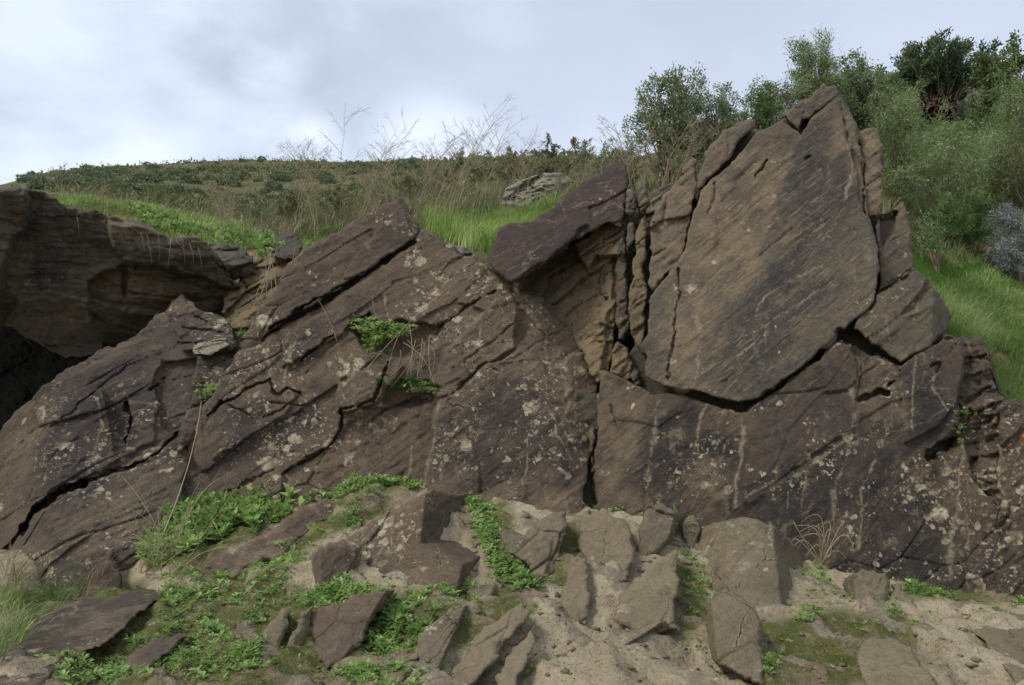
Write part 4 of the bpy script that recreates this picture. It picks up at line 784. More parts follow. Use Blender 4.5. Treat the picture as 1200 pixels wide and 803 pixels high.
fg('foreground_rock', 'wide rounded mound of brown rock at the foot of the dark slab', [(798, 690), (800, 660), (806, 632), (820, 620), (842, 612), (858, 608), (873, 606), (895, 612), (917, 622), (932, 640), (942, 656), (947, 690), (930, 706), (883, 712), (840, 700)],
   [[[(830, 700, .05), (945, 700, 0), (870, 608, .50)], [(905, 616, .42), (915, 700, .02), (950, 660, .38)], [(860, 612, .44), (846, 700, .05), (800, 640, .52)]]], (880, 712), s=1.6)
fg('foreground_rock', 'blocky brown stone at the foot of the dark slab, left of the low weeds', [(986, 690), (989, 680), (998, 673), (1008, 668), (1024, 668), (1038, 671), (1041, 690), (1042, 712), (1024, 714), (1004, 712)], [[[(990, 710, 0), (1040, 712, 0), (1015, 669, .14)], [(1002, 674, .1), (1006, 712, -.01), (986, 690, .14)]]], (1016, 714))
fg('foreground_stone', 'slanting grey stone next to the blocky stone at the foot of the dark slab', [(1040, 716), (1044, 684), (1052, 683), (1064, 698), (1078, 712), (1088, 724), (1064, 728)], [[[(1042, 716, .02), (1086, 724, 0), (1050, 684, .2)]]], (1062, 724), M_foret, s=1.3)
fg('foreground_rock', 'wide grey slab almost level with the clay at the lower right', [(1110, 708), (1140, 702), (1180, 715), (1230, 730), (1260, 790), (1215, 800), (1180, 778), (1140, 740)], [[[(1140, 745, -.02), (1215, 800, -.50), (1200, 720, .28)]]], (1150, 745), M_foret, extra={'dark': .2})
fg('foreground_rock', 'flat grey rock breaking the clay in the bottom right of the foreground', [(1005, 775), (1015, 748), (1040, 745), (1070, 765), (1095, 790), (1100, 812), (1050, 815), (1020, 800)], [[[(1015, 800, -.05), (1090, 805, -.08), (1030, 747, .30)]]], (1050, 803), M_foret)
fg('foreground_rock', 'long low rock with dark purple face along the bottom left edge', [(-30, 800), (0, 778), (30, 745), (48, 725), (65, 711), (82, 702), (100, 696), (125, 700), (150, 690), (175, 686), (202, 680), (190, 700), (170, 716), (150, 730), (120, 752), (75, 773), (40, 800), (0, 830), (-30, 830)],
   [[[(0, 800, .0), (150, 728, .50), (65, 712, .75)], [(50, 726, .62), (190, 690, 1.0), (100, 697, .98)]]], (20, 803), M_left, amp=.8, extra={'dark': .25})
fg('foreground_stone', 'low brown stone in the moss at the bottom left', [(140, 778), (160, 760), (185, 748), (210, 741), (222, 746), (205, 760), (180, 772), (160, 786)], [[[(150, 780, 0), (205, 760, .1), (205, 742, .24)]]], (165, 780), M_left)
fg('foreground_rock', 'long grey-brown slab lying in the herbs left of the large purple rock', [(222, 664), (235, 652), (255, 644), (281, 636), (300, 628), (321, 620), (338, 604), (352, 591), (383, 583), (410, 582), (430, 583), (438, 588), (417, 597), (383, 611), (355, 628), (330, 648), (300, 658), (260, 672), (232, 676)],
   [[[(240, 672, .0), (340, 640, .24), (330, 606, .46)]]], (250, 676), M_center, soily=.5, amp=.8)
fg('foreground_rock', 'brown rock rising from the clay below the thin splinter', [(300, 760), (312, 735), (330, 712), (342, 716), (334, 740), (326, 764), (312, 778)], [[[(305, 770, 0), (330, 714, .25), (336, 750, .1)]]], (312, 776))
fg('foreground_rock', 'half buried rock at the bottom edge left of centre', [(368, 820), (380, 790), (400, 772), (440, 768), (490, 765), (510, 772), (500, 795), (470, 820)], [[[(380, 805, 0), (480, 800, 0), (440, 768, .22)]]], (430, 803), M_foret)
fg('foreground_rock', 'half buried ridge of rock at the bottom edge in the middle', [(570, 830), (580, 790), (600, 760), (622, 738), (628, 748), (618, 775), (606, 800), (600, 830)], [[[(585, 800, 0), (622, 740, .3), (615, 790, .0)]]], (595, 803), M_foret)
fg('foreground_rock', 'knobbly clay-covered rock below the crack foot in the middle', [(676, 640), (680, 610), (690, 598), (706, 596), (735, 612), (745, 640), (735, 668), (706, 672), (690, 660)], [[[(680, 665, 0), (740, 660, 0), (710, 598, .40)]]], (706, 668), M_foret, amp=1., extra={'soil': .8})
fg('foreground_rock', 'red-brown triangular rock at the foot of the lower left slab by the dry stems', [(98, 700), (104, 680), (118, 660), (133, 640), (137, 660), (140, 690), (120, 700)], [[[(100, 700, .05), (138, 690, .1), (130, 642, .25)]]], (120, 700), M_wedge)

# ------------------------------------------------------------------ vegetation builders
def unit(v): return v / (np.linalg.norm(v, axis=-1, keepdims=True) + 1e-9)
def rnd_dirs(n, up=0.):
    v = rng.normal(size=(n, 3)); v = unit(v); v[:, 2] += up; return unit(v)
def leaves_geo(c, a, ln, wd, fold=.25):
    """c centres (n,3), a axis directions, ln/wd lengths: one kinked leaf of two faces each"""
    n = len(c); b = unit(np.cross(a, rnd_dirs(n))); nn = np.cross(a, b); ln = np.broadcast_to(ln, (n,))[:, None]; wd = np.broadcast_to(wd, (n,))[:, None]
    p0 = c; tip = c + a * ln; mid = c + a * ln * .5 + nn * wd * fold
    l = mid + b * wd * .5 - nn * wd * fold; r = mid - b * wd * .5 - nn * wd * fold
    V = np.stack([p0, r, tip, l], 1).reshape(-1, 3); k = np.arange(n)[:, None] * 4
    return V, [k + np.array([[0, 1, 2]]), k + np.array([[0, 2, 3]])]
def blades_geo(p, h, w_, lean, bend=.5):
    """grass blades: base points, heights, widths, lean vectors"""
    n = len(p); ang = rng.uniform(0, math.pi, n); s = np.stack([np.cos(ang), np.sin(ang), np.zeros(n)], -1) * (w_ * .5)[:, None]
    up = np.array([0, 0, 1.]); m = p + (up * .55 + lean * .30) * h[:, None]; t = p + (up * .92 + lean * (.6 + bend)) * h[:, None]
    V = np.stack([p - s, p + s, m + s * .75, m - s * .75, t], 1).reshape(-1, 3); k = np.arange(n)[:, None] * 5
    return V, [k + np.array([[0, 1, 2, 3]]), k + np.array([[3, 2, 4]])]
class MB:
    def __init__(s): s.V = []; s.F = []; s.R = []; s.n = 0
    def add(s, geo, rnd=None, per=None):
        V, F_ = geo
        s.V.append(V); s.F += [f + s.n for f in F_]; s.n += len(V)
        s.R.append(np.repeat(rnd, per) if rnd is not None else np.full(len(V), .5))
    def tube(s, pts, rad, sides=5, rnd=.5):
        pts = np.asarray(pts, float); rad = np.broadcast_to(rad, (len(pts),)).astype(float); m = len(pts)
        t = unit(np.gradient(pts, axis=0)); ref = np.array([.31, .95, .05]); u = unit(np.cross(t, ref)); v = np.cross(t, u)
        an = np.arange(sides) / sides * 2 * math.pi
        V = (pts[:, None] + (u[:, None] * np.cos(an)[None, :, None] + v[:, None] * np.sin(an)[None, :, None]) * rad[:, None, None]).reshape(-1, 3)
        i = np.arange(m * sides).reshape(m, sides); j = np.roll(i, -1, 1)
        Fq = np.stack([i[:-1], j[:-1], j[1:], i[1:]], -1).reshape(-1, 4)
        s.V.append(V); s.F.append(Fq + s.n); s.n += len(V); s.R.append(np.full(len(V), rnd))
    def build(s, name, mat, parent=None, loc=None):
        return mesh_obj(name, np.concatenate(s.V), s.F, mat, parent, loc, attrs={'rnd': np.clip(np.concatenate(s.R), 0, 1)}, smooth=False)
def curve(a, b, sag, n=7):
    t = np.linspace(0, 1, n)[:, None]; mid = (np.asarray(a) + np.asarray(b)) / 2 + np.asarray(sag)
    return (1 - t) ** 2 * np.asarray(a) + 2 * t * (1 - t) * mid + t ** 2 * np.asarray(b)

def shrub(base, w_, h, nbranch, nleaf, ln, wd,  mat, name='shrub', label=None, cat='shrub', group=None, depth=None, trunk=.012, lo=.3, droop=0., lean=(0, 0), clump=.18, narrow=False, bare=0, stems=3, shape=1.):
    base = np.asarray(base, float); root = empty(name, base); tag(root, label, cat, group); nleaf = int(nleaf * 1.9); ln *= 1.15; wd *= 1.3
    st = MB(); lf = MB(); depth = depth or w_
    forks = [base + np.array([rng.uniform(-.06, .06) * w_, rng.uniform(-.05, .05), -.08]) for _ in range(stems)]
    tips = []
    for k in range(nbranch):
        z = rng.uniform(lo, 1) ** .8; rr = math.sqrt(max(.05, 1 - ((z - .45) / .6) ** 2)) if shape == 1. else (1.1 - z * .8)
        an = rng.uniform(0, 2 * math.pi); q = rng.uniform(.35, 1) ** .6
        tip = base + np.array([math.cos(an) * w_ * .5 * rr * q + lean[0] * z, math.sin(an) * depth * .5 * rr * q + lean[1] * z, h * z])
        f = forks[k % len(forks)]; pts = curve(f, tip, (-(tip[0] - f[0]) * .22, 0, h * .06), 8)
        pts[1:-1] += rng.normal(0, .012 * h, (6, 3)); st.tube(pts, np.linspace(trunk, trunk * .22, 8), 5, rng.uniform(.2, .8)); tips.append(pts)
    per = max(1, nleaf // nbranch)
    for pts in tips:
        tone = rng.uniform(-.28, .28)
        for j in range(rng.integers(4, 8)):
            t = rng.uniform(.45, 1.0) * 7; i = int(min(t, 6)); a = pts[i] + (pts[i + 1] - pts[i]) * (t - i)
            dv = unit(rng.normal(size=3) + np.array([0, 0, .5 - droop])); b = a + dv * clump * h * rng.uniform(.5, 1.3)
            tw = curve(a, b, (0, 0, .02 * h - droop * .06 * h), 4); st.tube(tw, np.linspace(trunk * .25, trunk * .1, 4), 3, .4)
            n = max(2, int(per / 6 * rng.uniform(.5, 1.5))); tt = rng.uniform(.15, 1.05, n)
            c = a + (b - a) * tt[:, None] + rng.normal(0, clump * h * .17, (n, 3))
            ax = unit(dv * (1.3 if narrow else .6) + rnd_dirs(n, .25 - droop * .6)); sz = rng.uniform(.6, 1.25, n)
            lf.add(leaves_geo(c, ax, ln * sz, wd * sz), np.clip(rng.normal(.45 + tone, .22, n), 0, 1), 4)
    st.build('stems', M_bark, root, base); lf.build('foliage', mat, root, base); return root
def near_slope(px, d): return hillP(np.array([float(px)]), np.array([float(d)]))[0]

# ------------------------------------------------------------------ shrubs and trees round the outcrop
shrub(near_slope(784, 8.6), 1.05, 1.42, 38, 8000, .030, .013, L_arb, 'tall_shrub', 'tall airy shrub with small pale leaves left of the tall slab, against the sky', clump=.13, lo=.35, trunk=.012, bare=1)
shrub(near_slope(838, 9.2), 1.15, 1.12, 34, 9500, .028, .011, L_arb, 'tall_shrub', 'bushy grey-green shrub just right of the airy one, behind the long flake', clump=.14, lo=.25)
shrub(near_slope(886, 9.8), 1.0, 1.05, 30, 8500, .028, .010, L_mid, 'tall_shrub', 'lower green shrub behind the left shoulder of the tall slab', clump=.15, lo=.25)
shrub(near_slope(918, 10.4), 1.0, 1.15, 28, 7500, .028, .011, L_arb, 'tall_shrub', 'grey-green shrub filling the gap just left of the summit blocks', clump=.15, lo=.2)
shrub(near_slope(735, 9.0), .6, .62, 18, 1500, .028, .011, L_arb, 'tall_shrub', 'thin half bare shrub above the cleft, left of the airy one', clump=.16, lo=.25)
shrub(near_slope(962, 12.0), 1.05, 1.95, 30, 11000, .050, .009, L_willow, 'tall_shrub', 'feathery blue-green shrub rising behind the summit of the tall slab', narrow=True, clump=.14, lo=.35)
shrub(near_slope(1006, 12.5), 1.25, 1.75, 32, 11000, .040, .018, L_arb, 'tall_shrub', 'loose grey-green shrub right of the summit of the tall slab', clump=.14, lo=.25)
shrub(near_slope(628, 13.0), .8, .62, 16, 1800, .035, .012, L_olive, 'hillside_shrub', 'olive bush on the skyline above the pale outcrop', lo=.2)
tree = shrub(near_slope(1098, 24.5), 3.9, 2.6, 60, 20000, .11, .035, L_dark, 'dark_tree', 'wide dark evergreen tree crowning the slope above the red outcrop', 'tree', trunk=.045, clump=.15, lo=.35)
shrub(near_slope(1186, 20), 1.9, 2.9, 32, 8000, .085, .040, L_yel, 'broadleaf_tree', 'tree with yellowing leaves at the upper right corner', 'tree', trunk=.035, clump=.12, lo=.3)
shrub(near_slope(1052, 16.5), 1.25, 1.15, 22, 6500, .05, .012, L_mid, 'round_shrub', 'rounded bright green shrub below the tan rock shelf', lo=.1, clump=.17, narrow=True)
for px, d, ww, hh, lab, mat in [(1052, 9.8, 1.1, 1.35, 'feathery pale shrub touching the right edge of the tall slab', L_willow), (1105, 10.6, 1.35, 1.5, 'feathery grey-green shrub above the grass slope, left of the bare earth', L_willow),
                                (1150, 12.2, 1.5, 1.6, 'widest feathery shrub below the yellowing tree', L_willow), (1096, 13.2, 1.4, 1.3, 'feathery shrub under the round bright green one', L_mid), (1196, 14.2, 1.6, 1.9, 'pale feathery shrub at the right edge below the tree', L_willow),
                                (1160, 16., 1.5, 1.3, 'feathery shrub right of the red outcrop', L_willow), (1125, 9.4, .8, .75, 'small green shrub at the top of the grass slope', L_mid), (1022, 20., 1.6, 1.3, 'dark feathery shrub left of the tan rock shelf', L_mid), (1158, 22., 1.6, 1.3, 'dense dark shrub between the red outcrop and the yellowing tree', L_dark), (1206, 17., 2.0, 1.9, 'dense green shrub under the yellowing tree at the edge', L_mid), (1030, 14., 1.2, 1.3, 'dull green shrub behind the thin ochre flake', L_arb), (1330, 13., 2.0, 1.7, 'feathery shrub beyond the right edge of the view', L_mid), (1420, 18., 2.6, 2.0, 'far feathery shrub beyond the right edge of the view', L_willow), (1215, 11.6, 1.2, 1.5, 'olive shrub half out of view at the right edge above the blue-grey bush', L_olive)]:
    shrub(near_slope(px, d), ww * 1.2, hh * (1.02 if px < 1190 else 1.25), 34, 7500, .055 * (d / 11), .008 * (d / 11), mat, 'feathery_shrub', lab, narrow=True, droop=.35, clump=.17, lo=.08, group='feathery shrubs on the right slope')
shrub(near_slope(1105, 18.6), 1.0, .55, 14, 1500, .06, .030, L_orange, 'autumn_shrub', 'low shrub with orange leaves right under the red outcrop', lo=.15)
shrub(near_slope(1192, 8.9), .62, .95, 22, 4200, .040, .006, L_blue, 'blue_grey_bush', 'blue-grey wispy bush at the right edge above the grass slope', narrow=True, droop=.6, clump=.16, lo=.15)
shrub(near_slope(1097, 8.0), .5, .62, 9, 420, .030, .014, L_mid, 'sapling', 'slim dark sapling at the top of the grass slope, right of the spiky block', 'sapling', stems=1, trunk=.012, lo=.5)

# scrub on the near brow (olive, half dry)
for k, (px, d, ww, hh) in enumerate([(300, 12, .5, .3), (345, 11, .6, .35), (395, 10.5, .7, .4), (440, 11.5, .8, .4), (480, 14, .9, .5), (520, 17, 1.1, .55), (560, 20, 1.3, .6), (600, 16, 1., .5), (655, 15, 1., .5), (690, 12.5, .9, .5), (715, 11, .7, .45), (585, 30, 2., .8), (545, 34, 2., .9), (640, 28, 2., .8), (680, 24, 1.6, .8), (720, 20, 1.4, .7)]):
    shrub(near_slope(px, d), ww, hh, 14, 1300, .03 * d / 10, .010 * d / 10, L_olive if k % 3 else L_arb, 'hillside_shrub', 'low olive scrub bush on the near brow of the hill behind the cliff', group='scrub bushes on the near brow', lo=.1, clump=.22)

# shrubs dotted over the far hillside: shared meshes, every shrub an object of its own
protos = []
for k in range(4):
    mb = MB(); n = 520; d_ = rnd_dirs(n, .1); rr = rng.uniform(.55, 1, n) ** .5; c = d_ * rr[:, None] * np.array([1, 1, .72]) * (1 + .25 * np.sin(d_[:, :1] * 5 + k) * np.cos(d_[:, 1:2] * 4)); c[:, 2] = np.abs(c[:, 2] + .25)
    mb.add(leaves_geo(c, unit(d_ + rnd_dirs(n) * .8), rng.uniform(.22, .42, n), rng.uniform(.12, .22, n)), np.clip(rng.normal(.25 + .4 * (c[:, 2] > .5), .2), 0, 1), 4)
    o = mb.build('far_shrub', L_far); protos.append(o)
n_far = 0
for k in range(2600):
    px = rng.uniform(30, 560); d = math.exp(rng.uniform(math.log(22), math.log(121)))
    if px > 500 and d > 60: continue
    p = near_slope(px, d); den = .5 + .5 * float(fbm(p[None] * .045 + 5, 2, .5, 80)[0]) + (.30 if d > 103 else 0) + (.35 if px < 130 else 0)
    if rng.random() > den ** 2 * .5 or n_far > 285: continue
    if d < 60 and rng.random() < .5: continue
    o = protos[n_far] if n_far < 4 else protos[n_far % 4].copy()
    if n_far >= 4: SC.collection.objects.link(o)
    sz = rng.uniform(.3, 1.05) ** 1.3 * (.75 if d > 50 else .38) * (.65 if d > 103 else 1); o.location = [float(v) for v in p]; o.scale = (sz * 1.2, sz, sz * rng.uniform(.7, 1.1)); o.rotation_euler = (0, 0, rng.uniform(0, 6.28))
    tag(o, 'round dark green shrub dotted among many on the distant hillside', 'shrub', 'shrubs on the distant hillside'); n_far += 1

# ------------------------------------------------------------------ grass and dry stalks on the terrace (too many to count)
def scatter_hill(poly, n, d0, d1):
    xs_ = [a[0] for a in poly]; px = rng.uniform(min(xs_), max(xs_), n * 3); d = np.exp(rng.uniform(math.log(d0), math.log(d1), n * 3)); py = hill_py(px, d)
    k = inside(px, py, poly); px, d = px[k][:n], d[k][:n]; return hillP(px, d)
def grass(name, label, p, h, w_, mat, lean=.35, wind=(.25, 0, 0)):
    p = p[fbm(p * 1.7, 3, .6, 97) + .25 * fbm(p * 7, 2, .5, 98) > -.42 + rng.uniform(-.2, .2, len(p))]
    n = len(p); hh = h * rng.uniform(.4, 1.25, n) * (1 + .45 * fbm(p * 2.2, 2, .5, 90)).clip(.35, 1.8); ln = rng.normal(0, lean, (n, 3)); ln[:, 2] = 0; ln += np.array(wind)
    mb = MB(); mb.add(blades_geo(p - np.array([0, 0, .01]), hh, w_ * rng.uniform(.6, 1.3, n), ln), np.clip(rng.normal(.42, .24, n) + .45 * fbm(p * 2.2, 3, .6, 91), 0, 1), 5)
    o = mb.build(name, mat); tag(o, label, 'grass', kind='stuff'); return o
grass('grass', 'bright green grass along the top of the left boulder', scatter_hill([(68, 222), (120, 232), (220, 255), (300, 270), (330, 290), (285, 296), (200, 282), (120, 262), (70, 246)], 9000, 7.0, 10.5), .10, .010, L_grass)
grass('grass', 'bright green grass tuft in the notch between the broad slab and the maroon wedge', scatter_hill([(486, 240), (540, 228), (640, 238), (700, 215), (735, 240), (640, 285), (590, 300), (540, 296), (500, 276)], 9000, 7.1, 9.6), .22, .010, L_grass)
grass('grass', 'bright grass between the cleft and the tall slab below the airy shrub', scatter_hill([(745, 200), (800, 190), (812, 230), (760, 250)], 1800, 7.1, 9.), .16, .012, L_grass)
grass('grass', 'bright grass patch behind the maroon wedge under the thin shrub', scatter_hill([(660, 190), (740, 180), (740, 230), (670, 235)], 2200, 8, 14), .14, .012, L_grass)
grass('grass', 'bright grass left of the sloping slab', scatter_hill([(330, 255), (415, 245), (420, 275), (350, 290)], 1500, 7.2, 9.5), .09, .010, L_grass)
grass('grass', 'smooth green grass slope to the right of the cliff', scatter_hill([(1080, 300), (1120, 300), (1160, 322), (1230, 370), (1240, 500), (1120, 520), (1080, 420)], 42000, 5.3, 9.6), .11, .007, L_slope)
grass('dry_grass', 'half dry olive grass covering the brow behind the cliff', scatter_hill([(280, 232), (380, 205), (520, 195), (740, 175), (920, 150), (920, 230), (740, 250), (520, 262), (340, 285), (280, 275)], 22000, 7.3, 22), .19, .011, L_olive, .5)
grass('dry_grass', 'pale dry grass blades among the scrub behind the cliff', scatter_hill([(280, 240), (380, 215), (520, 200), (740, 180), (900, 160), (900, 210), (740, 240), (520, 262), (340, 285), (280, 275)], 9000, 7.3, 16), .26, .006, L_dry, .55)
grass('dry_grass', 'olive scrub grass on the slope under the feathery shrubs', scatter_hill([(1030, 130), (1220, 90), (1600, 60), (1600, 360), (1230, 350), (1140, 310), (1030, 320)], 40000, 8, 26), .20, .012, L_olive, .5)
grass('dry_grass', 'short dry and green tufts over the far hillside', scatter_hill([(30, 190), (560, 180), (560, 240), (300, 262), (60, 226)], 7000, 14, 120), .22, .08, L_olive, .5)

# dry stalks: branching umbels standing against the sky
def dry_stalk(base, h, lean, name='dry_weed', label=None, group=None, nb=9, r=.0031, mat=L_dry):
    h = h * 1.38; mb = MB(); tip = np.asarray(base) + np.array([lean * h, rng.uniform(-.1, .1), h]); pts = curve(base, tip, (-lean * h * .3, 0, .05 * h), 9); pts[1:-1] += rng.normal(0, .008, (7, 3))
    mb.tube(pts, np.linspace(r, r * .45, 9), 4, rng.uniform(.2, .9))
    for j in range(nb):
        t = rng.uniform(.35, .98) * 8; i = int(min(t, 7)); a = pts[i] + (pts[i + 1] - pts[i]) * (t - i); sd_ = rng.choice([-1, 1])
        dv = unit(np.array([sd_ * rng.uniform(.3, 1.1) + lean * .5, rng.uniform(-.4, .4), rng.uniform(.4, 1.2)])); l = h * rng.uniform(.10, .30); b = a + dv * l
        c = curve(a, b, (0, 0, .02), 4); mb.tube(c, np.linspace(r * .6, r * .35, 4), 3, rng.uniform(.3, 1))
        for q in range(3): mb.tube(np.stack([c[2], c[2] + unit(dv + rng.normal(0, .6, 3)) * l * .35]), r * .32, 3, rng.uniform(.3, 1))
    o = mb.build(name, mat, loc=base); return tag(o, label, 'dry weed', group)
for px, d, h, ln, lab in [(398, 8.3, 1.15, .10, 'tallest dry weed left of the sloping slab, against the sky'), (372, 8.5, .85, -.25, None), (425, 8.6, .9, .3, None), (352, 8.8, .7, .2, None), (462, 7.6, .75, -.1, None), (448, 8.2, .65, -.35, None), (480, 8.6, .85, .35, None), (505, 8.4, .9, .45, None),
                          (530, 8.8, .95, .4, None), (556, 8.8, .85, .3, None), (520, 9, .7, -.2, None), (585, 9.0, .7, .35, None), (610, 9.2, .7, .2, None), (650, 9.4, .5, .3, None), (685, 9.6, .45, .1, None), (705, 8.8, .55, .2, None), (726, 8.3, .6, .3, None), (258, 8.2, .42, .2, None), (268, 8.4, .5, -.2, None), (246, 8.4, .38, .1, None),
                          (742, 8.2, .62, -.25, None), (760, 8.4, .7, .2, None), (775, 8.2, .6, .35, None), (790, 8.3, .6, .4, None), (830, 8.5, .5, .2, None), (902, 9.4, .9, .35, 'bare dry stalk sticking up just left of the summit block'), (60, 7.9, .40, .1, 'small dry twig standing on top of the left boulder'), (115, 8.2, .22, .3, None)]:
    for q in range(1 if lab else 5):
        dry_stalk(near_slope(px + (0 if lab else rng.uniform(-8, 8)), d + rng.uniform(-.2, .2)), h * (1 if lab else rng.uniform(.75, 1.1)), ln + rng.uniform(-.1, .1), label=lab or 'thin pale branching dry weed among the others on the brow behind the cliff', group=None if lab else 'dry weeds on the brow', nb=14 if lab else 12)

# ------------------------------------------------------------------ herbs in the foreground
def scatter_ground(polys, n):
    out_ = []
    for pl in polys:
        xs_ = [a[0] for a in pl]; ys_ = [a[1] for a in pl]; px = rng.uniform(min(xs_), max(xs_), n * 4); py = rng.uniform(min(ys_), max(ys_), n * 4)
        wv = fbm(np.stack([px / 40, py / 40, px * 0], -1), 3, .6, 95); k = inside(px + wv * 10, py + wv * 8, pl) & (wv > -.25 + rng.uniform(-.4, .4, len(px)) * 1.); px, py = px[k][:n], py[k][:n]; out_.append(gpoint(px, py))
    return np.concatenate(out_)
def herbs(name, label, p, size, mat=L_herb, nl=7, flat=.55, width=.45, cat='herbs'):
    size = size * .72; p = np.concatenate([p, p + rng.normal(0, .03, p.shape) * np.array([1, 1, 0])]); p[:, 2] = np.where(p[:, 1] < 5.05, gz(p[:, 0], p[:, 1]), p[:, 2]) if cat != 'face' else p[:, 2]; cat = 'herbs'
    n = len(p); k = nl; q = np.repeat(p, k, 0); an = rng.uniform(0, 6.28, n * k); el = rng.uniform(.15, 1.2, n * k) * flat * 1.6; s = np.repeat(size * rng.uniform(.3, 1.0, n) ** 1.2 * 1.3, k) * rng.uniform(.7, 1.15, n * k)
    ax = np.stack([np.cos(an) * np.cos(el), np.sin(an) * np.cos(el), np.sin(el)], -1); c = q + np.array([0, 0, .004]) + ax * s[:, None] * .15
    c[:, 2] += rng.uniform(0, .5, n * k) * s
    nrm = np.array([0, 0, 1.]); b = unit(np.cross(ax, nrm)); ln = s[:, None]; wd = (s * width * np.repeat(rng.uniform(.4, 1.5, n), k))[:, None]
    nn = np.cross(b, ax); m = c + ax * ln * .5 + nn * wd * .15; V = np.stack([c, m - b * wd * .5 + nn * wd * .1, c + ax * ln * .85 - b * wd * .3, c + ax * ln - nn * wd * .25, c + ax * ln * .85 + b * wd * .3, m + b * wd * .5 + nn * wd * .1], 1).reshape(-1, 3)
    i = np.arange(n * k)[:, None] * 6; mb = MB(); tone = np.repeat(np.clip(rng.normal(.45, .2, n) + .3 * fbm(p * 4, 2, .5, 96), 0, 1), k)
    mb.add((V, [i + np.array([[0, 1, 2, 3]]), i + np.array([[0, 3, 4, 5]])]), np.clip(tone + rng.normal(0, .14, n * k) + .5 * (rng.random(n * k) < .05), 0, 1), 6)
    o = mb.build(name, mat); tag(o, label, cat, kind='stuff'); return o
herbs('herbs', 'lush leafy herb clump against the foot of the cliff left of centre', scatter_ground([[(170, 650), (190, 600), (240, 584), (340, 582), (340, 600), (280, 628), (230, 650), (190, 672)]], 620), .085, nl=9, flat=.75)
herbs('herbs', 'strip of bright low herbs along the foot of the broad slab', scatter_ground([[(350, 586), (365, 568), (430, 565), (500, 570), (490, 582), (430, 586)]], 480), .040)
herbs('herbs', 'low herbs in the moss between the long slab and the large purple rock', scatter_ground([[(330, 650), (400, 610), (450, 590), (470, 590), (400, 630), (350, 665), (290, 670)]], 420), .032)
herbs('herbs', 'trailing weeds down the right side of the large purple rock', scatter_ground([[(548, 590), (575, 585), (580, 620), (612, 655), (640, 682), (618, 690), (585, 680), (572, 650), (556, 615)]], 330), .040, width=.6)
herbs('herbs', 'scattered low herbs over the mossy ground at the lower left', scatter_ground([[(200, 690), (300, 665), (350, 670), (345, 700), (280, 740), (200, 760), (190, 720)], [(60, 790), (180, 740), (280, 745), (260, 790), (160, 810), (60, 812)]], 230), .034)
herbs('herbs', 'herbs around the wedge-shaped maroon rock', scatter_ground([[(360, 705), (400, 690), (460, 680), (470, 700), (410, 705), (370, 718)], [(430, 740), (470, 700), (510, 720), (500, 745), (450, 760)]], 260), .042)
herbs('herbs', 'sparse herbs at the bottom edge below the maroon rock', scatter_ground([[(400, 790), (470, 775), (500, 800), (420, 812)], [(260, 770), (300, 765), (300, 790), (260, 790)], [(480, 660), (560, 690), (560, 720), (480, 705)]], 90), .034)
herbs('herbs', 'green weeds at the foot of the narrow crack in the middle', scatter_ground([[(684, 590), (700, 580), (750, 590), (748, 600), (700, 598)]], 90), .034)
herbs('herbs', 'low weeds along the foot of the dark slab at the right', scatter_ground([[(1062, 690), (1100, 682), (1260, 684), (1260, 702), (1130, 704), (1070, 702)]], 420), .030)
herbs('herbs', 'few low weeds beside the rounded mound of rock', scatter_ground([[(940, 660), (965, 665), (985, 690), (970, 695), (945, 680)], [(935, 725), (965, 720), (965, 735), (940, 738)], [(1040, 690), (1046, 725), (1095, 735), (1060, 735)]], 50), .028)
herbs('herbs', 'sprigs of weed in the clay gully right of the steps', scatter_ground([[(800, 640), (812, 640), (838, 690), (826, 694)], [(893, 760), (905, 760), (905, 790), (893, 790)]], 34), .026)
def face_pt(f, px, py, back=0.): return P(np.asarray(px, float), np.asarray(py, float), 1 / f(np.asarray(px, float), np.asarray(py, float)) + back)
def face_herbs(label, f, poly, n, size, back=0., **k):
    xs_ = [a[0] for a in poly]; ys_ = [a[1] for a in poly]; px = rng.uniform(min(xs_), max(xs_), n * 4); py = rng.uniform(min(ys_), max(ys_), n * 4); q = inside(px, py, poly)
    k['cat'] = 'face'; herbs('herbs', label, face_pt(f, px[q][:n], py[q][:n], back - rng.uniform(0, .04, len(px[q][:n]))), size, **k)
face_herbs('green herbs growing on the ledge in the middle of the broad slab', PLc, [(412, 376), (440, 378), (482, 384), (478, 396), (450, 400), (432, 416), (424, 410), (430, 396), (412, 388)], 200, .038, .02)
face_herbs('patch of small herbs beside the dark broad-leaved plant', PLc, [(480, 452), (512, 448), (524, 456), (516, 464), (484, 462)], 80, .028, .02)
face_herbs('clover tuft in the gully above the tilted slab', PLs, [(283, 390), (296, 387), (292, 398), (282, 398)], 26, .035, .1)
face_herbs('small green tuft beside the grey layered rock in the gully', PLs, [(238, 455), (250, 448), (252, 464), (240, 474)], 40, .032, -.02)
face_herbs('few weeds caught in the ragged layers at the right', PLr, [(1122, 480), (1134, 478), (1136, 522), (1124, 524)], 22, .026, 0)
face_herbs('tiny weeds under the grass edge on top of the gully', PLc, [(300, 292), (320, 280), (330, 290), (305, 305)], 50, .04, .5)
